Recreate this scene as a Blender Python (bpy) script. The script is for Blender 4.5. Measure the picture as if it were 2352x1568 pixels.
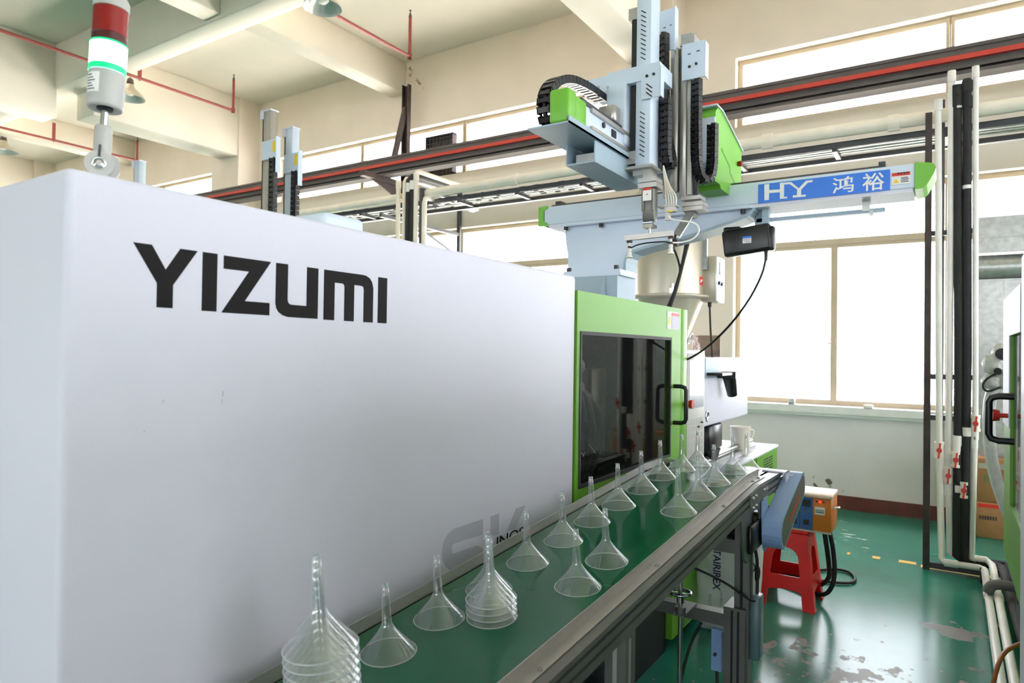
import bpy, bmesh, math, random
from mathutils import Vector, Matrix
random.seed(7)
for o in list(bpy.data.objects): bpy.data.objects.remove(o, do_unlink=True)
scene = bpy.context.scene
COL = scene.collection
PI = math.pi

# ---------------------------------------------------------------- camera
H = 1.5
YAW, PITCH, ROLL = 0.57406946, 0.0136892, 0.01462075
cy, sy, cp, sp = math.cos(YAW), math.sin(YAW), math.cos(PITCH), math.sin(PITCH)
fwd0, right0, up0 = Vector((cy, sy, 0)), Vector((sy, -cy, 0)), Vector((0, 0, 1))
fwd = cp*fwd0 + sp*up0
up1 = cp*up0 - sp*fwd0
right = math.cos(ROLL)*right0 + math.sin(ROLL)*up1
up = -math.sin(ROLL)*right0 + math.cos(ROLL)*up1
cam_d = bpy.data.cameras.new('camera')
cam_d.sensor_width = 36.0
cam_d.lens = 1551.22/2352*36.0
cam_d.clip_start = 0.02
cam_d.dof.use_dof = True
cam_d.dof.focus_distance = 2.4
cam_d.dof.aperture_fstop = 5.0
cam = bpy.data.objects.new('camera', cam_d)
COL.objects.link(cam)
cam.matrix_world = Matrix(((right.x, up.x, -fwd.x, 0), (right.y, up.y, -fwd.y, 0), (right.z, up.z, -fwd.z, H), (0, 0, 0, 1)))
scene.camera = cam

# ---------------------------------------------------------------- world, daylight, exposure
world = bpy.data.worlds.new('overcast_sky'); scene.world = world
world.use_nodes = True
bg = world.node_tree.nodes['Background']
bg.inputs['Color'].default_value = (0.96, 0.98, 1.03, 1)
bg.inputs['Strength'].default_value = 7.5
sun_l = bpy.data.lights.new('sun', 'SUN'); sun_l.energy = 75.0; sun_l.angle = 0.02; sun_l.color = (1.0, 0.95, 0.88)
sun = bpy.data.objects.new('sun', sun_l); COL.objects.link(sun)
sun.rotation_mode = 'QUATERNION'; sun.rotation_quaternion = Vector((0.10, -0.60, -0.80)).to_track_quat('-Z', 'Y')  # added to light the ground outside; angled so it misses the far windows
scene.view_settings.view_transform = 'Standard'
scene.view_settings.look = 'None'
scene.view_settings.gamma = 1.0
scene.view_settings.exposure = 0.22
scene.view_settings.use_curve_mapping = False
scene.cycles.use_denoising = True
scene.cycles.max_bounces = 10
scene.cycles.diffuse_bounces = 6
scene.cycles.glossy_bounces = 4
scene.cycles.transparent_max_bounces = 48
scene.cycles.sample_clamp_indirect = 8.0

FARX, BACKX, LY, RY, CZ = 7.35, -14.0, 22.0, -8.0, 5.68
def portal(x, y, z, w, h, facing):            # daylight portal filling one run of windows
    l = bpy.data.lights.new('window_daylight', 'AREA'); l.shape = 'RECTANGLE'; l.size = h; l.size_y = w
    l.cycles.is_portal = True
    o = bpy.data.objects.new('window_daylight', l); COL.objects.link(o)
    o.location = (x, y, z); o.rotation_euler = (0, PI/2 if facing < 0 else -PI/2, 0)
    return o
for _y0, _y1 in ((-7.9, 1.94), (3.2, 9.5), (11.2, 16.9), (18.6, 21.9)):
    for _z0, _z1 in ((1.0, 3.17), (3.93, 4.68)):
        portal(FARX+0.3, (_y0+_y1)/2, (_z0+_z1)/2, _y1-_y0, _z1-_z0, -1)
for _y0, _y1 in ((-7.5, 2.5), (3.5, 9.5), (11.0, 21.5)):
    portal(BACKX-0.3, (_y0+_y1)/2, 2.6, _y1-_y0, 2.8, 1)
for _x0, _x1 in ((-3.4, -0.4), (0.6, 6.4)):  # portals of the added right wall windows
    _p = portal((_x0+_x1)/2, RY-0.3, 3.15, _x1-_x0, 3.3, 1)
    _p.rotation_euler = (PI/2, 0, PI); _p.data.size = _x1-_x0; _p.data.size_y = 3.3

# ---------------------------------------------------------------- materials
def lin(c):
    return tuple(((v/255)/12.92 if v/255 <= 0.04045 else ((v/255+0.055)/1.055)**2.4) for v in c)
MATS = {}
def mat(name, rgb, rough=0.5, metal=0.0, var=0.06, scale=6.0, bump=0.0, spec=0.5, coat=0.0, emit=None, estr=0.0, bscale=120.0):
    m = bpy.data.materials.new(name); m.use_nodes = True
    nt = m.node_tree; b = nt.nodes['Principled BSDF']
    c = lin(rgb)
    b.inputs['Roughness'].default_value = rough
    b.inputs['Metallic'].default_value = metal
    b.inputs['Specular IOR Level'].default_value = spec
    b.inputs['Coat Weight'].default_value = coat
    geo = nt.nodes.new('ShaderNodeNewGeometry')
    n = nt.nodes.new('ShaderNodeTexNoise'); n.inputs['Scale'].default_value = scale; n.inputs['Detail'].default_value = 5
    nt.links.new(geo.outputs['Position'], n.inputs['Vector'])
    r = nt.nodes.new('ShaderNodeValToRGB')
    r.color_ramp.elements[0].position = 0.3; r.color_ramp.elements[1].position = 0.7
    r.color_ramp.elements[0].color = (*[max(0, v*(1-var)) for v in c], 1)
    r.color_ramp.elements[1].color = (*[min(1, v*(1+var)) for v in c], 1)
    nt.links.new(n.outputs['Fac'], r.inputs['Fac'])
    nt.links.new(r.outputs['Color'], b.inputs['Base Color'])
    if bump:
        n2 = nt.nodes.new('ShaderNodeTexNoise'); n2.inputs['Scale'].default_value = bscale; n2.inputs['Detail'].default_value = 3
        nt.links.new(geo.outputs['Position'], n2.inputs['Vector'])
        bp = nt.nodes.new('ShaderNodeBump'); bp.inputs['Strength'].default_value = bump; bp.inputs['Distance'].default_value = 0.002
        nt.links.new(n2.outputs['Fac'], bp.inputs['Height']); nt.links.new(bp.outputs['Normal'], b.inputs['Normal'])
    if emit:
        b.inputs['Emission Color'].default_value = (*lin(emit), 1); b.inputs['Emission Strength'].default_value = estr
    MATS[name] = m
    return m
def glassy(name, tint, gloss_rough, ior, edge=0.0, edge_rgb=(235, 240, 245), haze=0.0):
    """thin sheet: clear transmission with fresnel reflection, optional pale edge and haze painted in for glints"""
    m = bpy.data.materials.new(name); m.use_nodes = True
    nt = m.node_tree; nt.nodes.remove(nt.nodes['Principled BSDF'])
    out = nt.nodes['Material Output']
    tr = nt.nodes.new('ShaderNodeBsdfTransparent'); tr.inputs['Color'].default_value = (*tint, 1)
    gl = nt.nodes.new('ShaderNodeBsdfGlossy'); gl.inputs['Roughness'].default_value = gloss_rough
    f0 = ((ior-1)/(ior+1))**2
    fw = nt.nodes.new('ShaderNodeLayerWeight'); fw.inputs['Blend'].default_value = 0.5
    pw = nt.nodes.new('ShaderNodeMath'); pw.operation = 'POWER'; pw.inputs[1].default_value = 5.0
    nt.links.new(fw.outputs['Facing'], pw.inputs[0])
    fr = nt.nodes.new('ShaderNodeMapRange'); fr.inputs['To Min'].default_value = 2*f0; fr.inputs['To Max'].default_value = 0.9
    nt.links.new(pw.outputs['Value'], fr.inputs['Value'])
    mx = nt.nodes.new('ShaderNodeMixShader')
    nt.links.new(fr.outputs['Result'], mx.inputs['Fac']); nt.links.new(tr.outputs['BSDF'], mx.inputs[1]); nt.links.new(gl.outputs['BSDF'], mx.inputs[2])
    last = mx
    if edge or haze:
        df = nt.nodes.new('ShaderNodeBsdfTranslucent'); df.inputs['Color'].default_value = (*lin(edge_rgb), 1)
        d2 = nt.nodes.new('ShaderNodeBsdfDiffuse'); d2.inputs['Color'].default_value = (*lin(edge_rgb), 1)
        ad = nt.nodes.new('ShaderNodeMixShader'); ad.inputs['Fac'].default_value = 0.5
        nt.links.new(df.outputs['BSDF'], ad.inputs[1]); nt.links.new(d2.outputs['BSDF'], ad.inputs[2])
        lw = nt.nodes.new('ShaderNodeLayerWeight'); lw.inputs['Blend'].default_value = 0.25
        mp = nt.nodes.new('ShaderNodeMapRange'); mp.inputs['From Min'].default_value = 0; mp.inputs['From Max'].default_value = 1
        mp.inputs['To Min'].default_value = haze; mp.inputs['To Max'].default_value = max(edge, haze)
        nt.links.new(lw.outputs['Facing'], mp.inputs['Value'])
        m2 = nt.nodes.new('ShaderNodeMixShader')
        nt.links.new(mp.outputs['Result'], m2.inputs['Fac']); nt.links.new(mx.outputs['Shader'], m2.inputs[1]); nt.links.new(ad.outputs['Shader'], m2.inputs[2])
        last = m2
    nt.links.new(last.outputs['Shader'], out.inputs['Surface'])
    MATS[name] = m
    return m

mat('wall_paint', (228, 217, 204), 0.75, var=0.04, scale=2.0, bump=0.12, bscale=40)
mat('ceiling_paint', (230, 223, 211), 0.8, var=0.03, scale=1.5)
mat('lower_wall', (222, 215, 215), 0.75, var=0.05, scale=2.0, bump=0.12, bscale=40)
mat('white_sill', (226, 226, 222), 0.6, var=0.06, scale=8)
mat('baseboard_red', (92, 44, 38), 0.5, var=0.2, scale=10)
mat('aluminium_frame', (186, 172, 148), 0.45, metal=0.2, var=0.06)
mat('machine_white', (222, 222, 236), 0.48, var=0.006, scale=3, bump=0.2, bscale=500, spec=0.35)
mat('machine_green', (98, 160, 36), 0.42, var=0.03, scale=4, bump=0.15, bscale=400)
mat('lettering_black', (24, 22, 22), 0.65, var=0.03, spec=0.2)
mat('lettering_grey', (186, 188, 200), 0.5, var=0.02)
mat('black_plastic', (20, 21, 24), 0.35, var=0.1)
mat('black_rubber', (26, 26, 28), 0.6, var=0.1)
mat('dark_cavity', (46, 44, 42), 0.6, var=0.25, scale=5)
mat('red_plastic', (190, 40, 34), 0.35, var=0.06)
mat('stool_red', (224, 12, 14), 0.33, var=0.10, scale=9, bump=0.2, bscale=60)
mat('grey_plastic', (186, 184, 178), 0.4, var=0.03)
mat('steel', (180, 180, 178), 0.28, metal=0.9, var=0.06, scale=12)
mat('throat_steel', (150, 136, 130), 0.16, metal=0.95, var=0.12, scale=18, bump=0.6, bscale=30)
mat('chrome', (215, 216, 218), 0.12, metal=1.0, var=0.03)
mat('aluminium', (184, 181, 176), 0.32, metal=0.6, var=0.06, scale=14, bump=0.15, bscale=200)
mat('profile_grey', (112, 112, 108), 0.42, metal=0.5, var=0.08, scale=10)
mat('galvanised', (176, 178, 176), 0.34, metal=0.6, var=0.16, scale=22)
mat('belt_green', (14, 84, 56), 0.10, var=0.06, scale=5, spec=0.4)
mat('robot_blue', (208, 222, 238), 0.42, var=0.02)
mat('robot_grey_blue', (160, 182, 196), 0.45, var=0.03)  # greyer blue of the riser, trays, flanges and motor box
mat('cap_green', (112, 182, 56), 0.4, var=0.03)
mat('cover_blue', (136, 168, 214), 0.3, var=0.05, scale=9)
mat('sign_blue', (38, 116, 222), 0.35, var=0.02)
mat('sign_white', (240, 238, 236), 0.5, var=0.02)
mat('sign_red', (206, 48, 40), 0.45, var=0.03)
mat('sign_yellow', (236, 208, 30), 0.45, var=0.03)
mat('panel_key', (178, 178, 174), 0.5, var=0.02)
mat('ink', (40, 42, 50), 0.6)
mat('navy_ink', (46, 40, 104), 0.6)
mat('hopper_cream', (192, 185, 168), 0.34, metal=0.5, var=0.03)
mat('pvc_cream', (236, 227, 212), 0.4, var=0.06, scale=8)
mat('pvc_white', (234, 230, 226), 0.4, var=0.06, scale=10)
mat('pipe_foam', (34, 34, 36), 0.8, var=0.15, scale=20, bump=0.3, bscale=60)
mat('pipe_foam_grey', (98, 98, 102), 0.8, var=0.12, scale=20)
mat('rust_steel', (62, 52, 50), 0.6, metal=0.2, var=0.25, scale=14)
mat('crane_steel', (74, 70, 70), 0.5, metal=0.2, var=0.08, scale=8)
mat('crane_red', (168, 42, 28), 0.5, var=0.05)
mat('dark_angle', (64, 66, 70), 0.5, metal=0.3, var=0.1)
mat('sprinkler_red', (118, 42, 34), 0.5, var=0.12, scale=12)
mat('lamp_metal', (176, 172, 158), 0.3, metal=0.5, var=0.06)
mat('lamp_inside', (208, 210, 208), 0.25, metal=0.4, var=0.04)
mat('cardboard', (168, 122, 82), 0.8, var=0.08, scale=9)
mat('sack_white', (226, 226, 228), 0.4, var=0.04, scale=9, bump=0.9, bscale=22)
mat('box_orange', (205, 118, 40), 0.4, var=0.05)
mat('box_blue', (42, 96, 164), 0.4, var=0.05)
mat('box_top', (236, 212, 190), 0.4, var=0.04)
mat('teal_grey', (98, 122, 130), 0.4, var=0.06)
mat('hose_brown', (142, 76, 32), 0.4, var=0.1)
mat('tower_grey', (182, 182, 178), 0.35, var=0.02)
mat('tower_red', (140, 18, 18), 0.25, var=0.08, scale=60)
mat('tower_red_dark', (74, 22, 20), 0.3, var=0.1)
mat('tower_green_lit', (120, 255, 190), 0.3, emit=(150, 255, 200), estr=9.0)
mat('tower_green', (0, 190, 120), 0.3, emit=(0, 225, 140), estr=0.55)
mat('film_white', (214, 214, 210), 0.25, var=0.08, scale=30, bump=1.0, bscale=45)
mat('jug_white', (236, 232, 220), 0.45, var=0.03)
mat('lens_red_led', (255, 60, 40), 0.3, emit=(255, 40, 25), estr=3.0)
mat('led_yellow', (250, 220, 40), 0.3, emit=(250, 225, 40), estr=0.8)
mat('screen_grey', (186, 194, 204), 0.12, var=0.03)
mat('line_yellow', (226, 178, 66), 0.4, var=0.1, scale=12)
mat('green_char', (96, 128, 74), 0.7)
mat('grey_print', (150, 150, 150), 0.7)
mat('hose_inside', (58, 60, 62), 0.4, var=0.2)
mat('mould_steel', (120, 112, 104), 0.4, metal=0.5, var=0.12)
glassy('window_glass', (0.97, 0.98, 0.99), 0.02, 1.35)
glassy('door_glass', (0.50, 0.51, 0.50), 0.03, 1.5, haze=0.02, edge=0.04, edge_rgb=(140, 140, 136))
glassy('clear_plastic', (0.985, 0.99, 0.99), 0.03, 1.85, haze=0.008, edge=0.52, edge_rgb=(236, 242, 244))  # white edge and haze of the clear mixes stand in for bright streaks
glassy('clear_tip', (0.95, 0.96, 0.96), 0.05, 2.0, haze=0.22, edge=0.7, edge_rgb=(240, 244, 246))
glassy('clear_rim', (0.95, 0.96, 0.96), 0.05, 2.0, haze=0.5, edge=0.85, edge_rgb=(240, 244, 246))

def wall_stains(m, spots):
    nt = m.node_tree; b = nt.nodes['Principled BSDF']
    src = b.inputs['Base Color'].links[0].from_socket
    geo = nt.nodes.new('ShaderNodeNewGeometry')
    for (p, rad, col, thr, sc) in spots:
        d = nt.nodes.new('ShaderNodeVectorMath'); d.operation = 'DISTANCE'; d.inputs[1].default_value = p
        nt.links.new(geo.outputs['Position'], d.inputs[0])
        f = nt.nodes.new('ShaderNodeMapRange'); f.inputs['From Min'].default_value = 0; f.inputs['From Max'].default_value = rad
        f.inputs['To Min'].default_value = 0.62; f.inputs['To Max'].default_value = 0.0
        nt.links.new(d.outputs['Value'], f.inputs['Value'])
        n = nt.nodes.new('ShaderNodeTexNoise'); n.inputs['Scale'].default_value = sc; n.inputs['Detail'].default_value = 7
        nt.links.new(geo.outputs['Position'], n.inputs['Vector'])
        a = nt.nodes.new('ShaderNodeMath'); a.operation = 'ADD'
        nt.links.new(f.outputs['Result'], a.inputs[0]); nt.links.new(n.outputs['Fac'], a.inputs[1])
        s = nt.nodes.new('ShaderNodeMapRange'); s.inputs['From Min'].default_value = thr; s.inputs['From Max'].default_value = thr+0.06
        nt.links.new(a.outputs['Value'], s.inputs['Value'])
        mx = nt.nodes.new('ShaderNodeMixRGB'); mx.inputs[2].default_value = (*lin(col), 1)
        nt.links.new(s.outputs['Result'], mx.inputs['Fac']); nt.links.new(src, mx.inputs[1]); src = mx.outputs['Color']
    nt.links.new(src, b.inputs['Base Color'])

def floor_material():
    m = mat('floor_epoxy', (36, 114, 100), 0.19, var=0.16, scale=2.2)
    nt = m.node_tree; b = nt.nodes['Principled BSDF']
    src = b.inputs['Base Color'].links[0].from_socket
    geo = nt.nodes.new('ShaderNodeNewGeometry')
    def mask(p, r, top, sc, thr, soft=0.02, stretch=None):
        v = geo.outputs['Position']
        d = nt.nodes.new('ShaderNodeVectorMath'); d.operation = 'DISTANCE'; d.inputs[1].default_value = p
        nt.links.new(v, d.inputs[0])
        f = nt.nodes.new('ShaderNodeMapRange'); f.inputs['From Max'].default_value = r
        f.inputs['To Min'].default_value = top; f.inputs['To Max'].default_value = 0.0
        nt.links.new(d.outputs['Value'], f.inputs['Value'])
        n = nt.nodes.new('ShaderNodeTexNoise'); n.inputs['Scale'].default_value = sc; n.inputs['Detail'].default_value = 8; n.inputs['Roughness'].default_value = 0.6
        if stretch:
            mp = nt.nodes.new('ShaderNodeMapping'); mp.inputs['Scale'].default_value = stretch
            nt.links.new(v, mp.inputs['Vector']); nt.links.new(mp.outputs['Vector'], n.inputs['Vector'])
        else: nt.links.new(v, n.inputs['Vector'])
        a = nt.nodes.new('ShaderNodeMath'); a.operation = 'ADD'
        nt.links.new(f.outputs['Result'], a.inputs[0]); nt.links.new(n.outputs['Fac'], a.inputs[1])
        s = nt.nodes.new('ShaderNodeMapRange'); s.inputs['From Min'].default_value = thr; s.inputs['From Max'].default_value = thr+soft
        nt.links.new(a.outputs['Value'], s.inputs['Value'])
        return s.outputs['Result']
    masks = [(mask((3.62, 0.42, 0), 1.0, 0.25, 5.5, 0.745), (116, 111, 104)),
             (mask((3.3, 0.35, 0), 1.5, 0.20, 16.0, 0.775), (118, 110, 102)),
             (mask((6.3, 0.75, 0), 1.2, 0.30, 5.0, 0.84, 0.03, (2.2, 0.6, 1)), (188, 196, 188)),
             (mask((4.45, -0.05, 0), 0.22, 0.5, 6.0, 0.72), (118, 116, 114))]
    rsrc = None
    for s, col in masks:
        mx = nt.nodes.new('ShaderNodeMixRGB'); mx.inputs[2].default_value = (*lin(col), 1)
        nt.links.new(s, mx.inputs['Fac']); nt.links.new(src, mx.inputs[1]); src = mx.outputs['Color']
        if rsrc is None: rsrc = s
        else:
            mm = nt.nodes.new('ShaderNodeMath'); mm.operation = 'MAXIMUM'
            nt.links.new(rsrc, mm.inputs[0]); nt.links.new(s, mm.inputs[1]); rsrc = mm.outputs['Value']
    b.inputs['Specular IOR Level'].default_value = 0.38
    nt.links.new(src, b.inputs['Base Color'])
    rr = nt.nodes.new('ShaderNodeMapRange'); rr.inputs['To Min'].default_value = 0.20; rr.inputs['To Max'].default_value = 0.42
    nt.links.new(rsrc, rr.inputs['Value']); nt.links.new(rr.outputs['Result'], b.inputs['Roughness'])
    return m
floor_material()
wall_stains(MATS['lower_wall'], [((7.35, 1.05, 0.2), 0.5, (98, 92, 76), 1.06, 9.0)])
wall_stains(MATS['wall_paint'], [((7.2, 6.5, 5.5), 0.9, (150, 120, 84), 1.05, 5.0)])

# ---------------------------------------------------------------- mesh builder
class MB:
    def __init__(self, xf=None): self.v, self.f, self.sm, self.xf, self.marks = [], [], [], xf, []
    def mark(self):
        self.marks.append((len(self.v), len(self.f))); return self
    def pieces(self):
        ms = [(0, 0)]+self.marks+[(len(self.v), len(self.f))]
        for (v0, f0), (v1, f1) in zip(ms, ms[1:]):
            m = MB(); m.v = self.v[v0:v1]; m.f = [[i-v0 for i in f] for f in self.f[f0:f1]]; m.sm = self.sm[f0:f1]; yield m
    def add(self, vs, fs, smooth=False):
        b = len(self.v)
        for p in vs:
            p = tuple(p)
            self.v.append(tuple(self.xf(*p)) if self.xf else p)
        for f in fs: self.f.append([b+i for i in f]); self.sm.append(smooth)
        return self
    def box(self, x0, x1, y0, y1, z0, z1, bev=0.0, seg=2):
        if x0 > x1: x0, x1 = x1, x0
        if y0 > y1: y0, y1 = y1, y0
        if z0 > z1: z0, z1 = z1, z0
        if bev:
            bm = bmesh.new(); bmesh.ops.create_cube(bm, size=1)
            for q in bm.verts: q.co = Vector(((x0+x1)/2+q.co.x*(x1-x0), (y0+y1)/2+q.co.y*(y1-y0), (z0+z1)/2+q.co.z*(z1-z0)))
            bev = min(bev, 0.49*min(x1-x0, y1-y0, z1-z0))
            bmesh.ops.bevel(bm, geom=list(bm.edges), offset=bev, segments=seg, affect='EDGES', profile=0.5)
            self.bm(bm, True); return self
        vs = [(x0, y0, z0), (x1, y0, z0), (x1, y1, z0), (x0, y1, z0), (x0, y0, z1), (x1, y0, z1), (x1, y1, z1), (x0, y1, z1)]
        return self.add(vs, [(0, 3, 2, 1), (4, 5, 6, 7), (0, 1, 5, 4), (1, 2, 6, 5), (2, 3, 7, 6), (3, 0, 4, 7)])
    def bm(self, bm, smooth=False):
        bm.verts.index_update(); bm.faces.ensure_lookup_table()
        self.add([q.co[:] for q in bm.verts], [[q.index for q in f.verts] for f in bm.faces], smooth)
        bm.free(); return self
    def frame(self, p0, p1):
        d = (Vector(p1)-Vector(p0)).normalized()
        a = Vector((0, 0, 1)) if abs(d.z) < 0.9 else Vector((1, 0, 0))
        u = d.cross(a).normalized(); w = d.cross(u).normalized()
        return d, u, w
    def cyl(self, p0, p1, r0, r1=None, n=16, caps=True):
        r1 = r0 if r1 is None else r1
        d, u, w = self.frame(p0, p1); vs = []
        for p, r in ((p0, r0), (p1, r1)):
            for i in range(n):
                a = 2*PI*i/n; vs.append(Vector(p)+r*(math.cos(a)*u+math.sin(a)*w))
        fs = [(i, (i+1) % n, n+(i+1) % n, n+i) for i in range(n)]
        self.add(vs, fs, True)
        if caps:
            self.add(vs[:n], [tuple(range(n))[::-1]]); self.add(vs[n:], [tuple(range(n))])
        return self
    def bar(self, p0, p1, w, h, upv=(0, 0, 1)):
        p0, p1 = Vector(p0), Vector(p1); d = (p1-p0).normalized(); a = Vector(upv)
        u = d.cross(a).normalized(); t = u.cross(d).normalized(); vs = []
        for p in (p0, p1):
            for s, q in ((-1, -1), (1, -1), (1, 1), (-1, 1)): vs.append(p+u*s*w/2+t*q*h/2)
        return self.add(vs, [(3, 2, 1, 0), (4, 5, 6, 7), (0, 1, 5, 4), (1, 2, 6, 5), (2, 3, 7, 6), (3, 0, 4, 7)])
    def tube(self, pts, r, n=10, smooth_path=0, closed=False):
        pts = [Vector(p) for p in pts]
        for _ in range(smooth_path):
            q = [pts[0]]
            for a, b in zip(pts, pts[1:]): q += [a*0.75+b*0.25, a*0.25+b*0.75]
            q.append(pts[-1]); pts = q
        rs = r if isinstance(r, (list, tuple)) else [r]*len(pts)
        vs = []; u = None
        for i, p in enumerate(pts):
            t = (pts[min(i+1, len(pts)-1)]-pts[max(i-1, 0)]).normalized()
            if u is None:
                a = Vector((0, 0, 1)) if abs(t.z) < 0.9 else Vector((1, 0, 0)); u = t.cross(a).normalized()
            else:
                u = (u-t*u.dot(t)).normalized()
            w = t.cross(u)
            for k in range(n):
                a = 2*PI*k/n; vs.append(p+rs[i]*(math.cos(a)*u+math.sin(a)*w))
        fs = []
        for i in range(len(pts)-1):
            for k in range(n): fs.append((i*n+k, i*n+(k+1) % n, (i+1)*n+(k+1) % n, (i+1)*n+k))
        self.add(vs, fs, True)
        self.add(vs[:n], [tuple(range(n))[::-1]]); self.add(vs[-n:], [tuple(range(n))])
        return self
    def lathe(self, prof, org, n=24, axis=(0, 0, 1), cap0=False, cap1=False):
        d = Vector(axis).normalized(); a = Vector((1, 0, 0)) if abs(d.x) < 0.9 else Vector((0, 1, 0))
        u = d.cross(a).normalized(); w = d.cross(u); o = Vector(org); vs = []
        for r, z in prof:
            for k in range(n):
                t = 2*PI*k/n; vs.append(o+d*z+r*(math.cos(t)*u+math.sin(t)*w))
        fs = []
        for i in range(len(prof)-1):
            for k in range(n): fs.append((i*n+k, i*n+(k+1) % n, (i+1)*n+(k+1) % n, (i+1)*n+k))
        self.add(vs, fs, True)
        if cap0: self.add(vs[:n], [tuple(range(n))[::-1]])
        if cap1: self.add(vs[-n:], [tuple(range(n))])
        return self
    def prism(self, poly, axis, lo, hi):
        """poly in the two other axes (x,z for 'y'; y,z for 'x'; x,y for 'z')"""
        def mk(a, b, c): return {'x': (c, a, b), 'y': (a, c, b), 'z': (a, b, c)}[axis]
        n = len(poly); vs = [mk(a, b, lo) for a, b in poly]+[mk(a, b, hi) for a, b in poly]
        fs = [tuple(range(n)), tuple(range(n, 2*n))[::-1]]+[(i, n+i, n+(i+1) % n, (i+1) % n) for i in range(n)]
        return self.add(vs, fs)
    def torus(self, c, axis, R, r, n=28, m=8):
        d = Vector(axis).normalized(); a = Vector((1, 0, 0)) if abs(d.x) < 0.9 else Vector((0, 1, 0))
        u = d.cross(a).normalized(); w = d.cross(u); c = Vector(c); vs = []; fs = []
        for i in range(n):
            t = 2*PI*i/n; e = math.cos(t)*u+math.sin(t)*w
            for k in range(m):
                s = 2*PI*k/m; vs.append(c+e*(R+r*math.cos(s))+d*r*math.sin(s))
        for i in range(n):
            for k in range(m): fs.append((i*m+k, i*m+(k+1) % m, ((i+1) % n)*m+(k+1) % m, ((i+1) % n)*m+k))
        return self.add(vs, fs, True)
    def mesh(self, name, material, org=(0, 0, 0)):
        me = bpy.data.meshes.new(name)
        ox, oy, oz = org
        me.from_pydata([(x-ox, y-oy, z-oz) for x, y, z in self.v], [], self.f)
        bm = bmesh.new(); bm.from_mesh(me); bmesh.ops.recalc_face_normals(bm, faces=bm.faces); bm.to_mesh(me); bm.free()
        me.polygons.foreach_set('use_smooth', self.sm)
        me.materials.append(MATS[material]); me.update()
        return me

def tag(o, label=None, cat=None, group=None, kind=None):
    if label: o['label'] = label
    if cat: o['category'] = cat
    if group: o['group'] = group
    if kind: o['kind'] = kind
    return o
def wpos(o):
    p = Vector(o.location)
    while o.parent: o = o.parent; p += Vector(o.location)
    return p
def part(name, mb, material, parent, label=None, kind=None):
    """one mesh object, a child of parent (thing or part)"""
    if mb.marks:
        return [part(name, p, material, parent, label, kind) for p in mb.pieces() if p.v][0]
    org = wpos(parent)
    o = bpy.data.objects.new(name, mb.mesh(name, material, org)); COL.objects.link(o)
    o.parent = parent
    return tag(o, label, None, None, kind)
def thing(name, label, cat, loc=(0, 0, 0), group=None):
    o = bpy.data.objects.new(name, None); COL.objects.link(o); o.location = loc; o.empty_display_size = 0.1
    return tag(o, label, cat, group)
def single(name, mb, material, label, cat, loc, group=None, kind=None):
    o = bpy.data.objects.new(name, mb.mesh(name, material, loc)); COL.objects.link(o); o.location = loc
    return tag(o, label, cat, group, kind)
def struct(name, mb, material, label=None):
    o = bpy.data.objects.new(name, mb.mesh(name, material)); COL.objects.link(o)
    return tag(o, label, None, None, 'structure')
def copy_tree(o, parent=None):
    c = o.copy(); COL.objects.link(c); c.parent = parent
    for ch in list(o.children): copy_tree(ch, c)
    return c
def text_part(name, s, origin, xdir, zdir, height, material, parent, bold=0.0, width=None, spacing=1.0):
    """flat lettering as a thin mesh; origin = lower left corner of the first letter"""
    cu = bpy.data.curves.new('lettering', 'FONT'); cu.body = s; cu.size = 1.0; cu.extrude = 0.004; cu.offset = bold; cu.space_character = spacing
    t = bpy.data.objects.new('lettering', cu); COL.objects.link(t)
    bpy.context.view_layer.update()
    me = bpy.data.meshes.new_from_object(t.evaluated_get(bpy.context.evaluated_depsgraph_get()))
    bpy.data.objects.remove(t, do_unlink=True); bpy.data.curves.remove(cu)
    if not len(me.vertices): return None
    xs = [v.co.x for v in me.vertices]; ys = [v.co.y for v in me.vertices]
    x0, y0, w, h = min(xs), min(ys), max(xs)-min(xs), max(ys)-min(ys)
    k = height/h; kx = (width/w) if width else k
    X, Z = Vector(xdir), Vector(zdir); Nn = X.cross(Z); O = Vector(origin)-wpos(parent)
    for v in me.vertices:
        p = O+X*((v.co.x-x0)*kx)+Z*((v.co.y-y0)*k)+Nn*(v.co.z*0.1)
        v.co = p
    me.materials.clear(); me.materials.append(MATS[material]); me.name = name
    o = bpy.data.objects.new(name, me); COL.objects.link(o); o.parent = parent
    return o

#==STRUCTURE==
# ================================================================ the room
fl = struct('floor', MB().box(BACKX, FARX+0.25, RY, LY, -0.1, 0.0), 'floor_epoxy')
yl = MB()
for a, b in ((-1.2, 0.16), (0.19, 0.30), (0.42, 0.47), (0.62, 0.64), (0.92, 1.28)): yl.box(5.70-0.03*abs(a-0.2), 5.765-0.03*abs(a-0.2), a, b, 0.0, 0.0015)
part('painted_line', yl, 'line_yellow', fl, 'worn yellow line')

W0, W1 = FARX, FARX+0.25
WINS = ((-7.9, 1.94), (3.2, 9.5), (11.2, 16.9), (18.6, 21.9))
wf = MB().box(W0, W1, RY, LY, 3.17, 3.93).box(W0, W1, RY, LY, 4.68, CZ)
prev = RY
for a, b in WINS:
    wf.box(W0, W1, prev, a, 1.0, 3.17).box(W0, W1, prev, a, 3.93, 4.68); prev = b
wf.box(W0, W1, prev, LY, 1.0, 3.17).box(W0, W1, prev, LY, 3.93, 4.68)
wall = struct('wall_far', wf, 'wall_paint')
part('dado', MB().box(W0, W1, RY, LY, 0, 1.0), 'lower_wall', wall, 'greyish white lower wall')
for y0, y1 in ((2.5, 3.1), (10.0, 10.75), (17.5, 18.2)):
    part('pillar', MB().box(6.95, W0, y0, y1, 0, CZ), 'wall_paint', wall)
lb = MB().box(7.24, W0, -0.19, 1.96, 0.93, 1.0).box(7.28, W0, -0.19, 1.96, 0.90, 0.93)
part('sill_ledge', lb, 'white_sill', wall)
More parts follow.
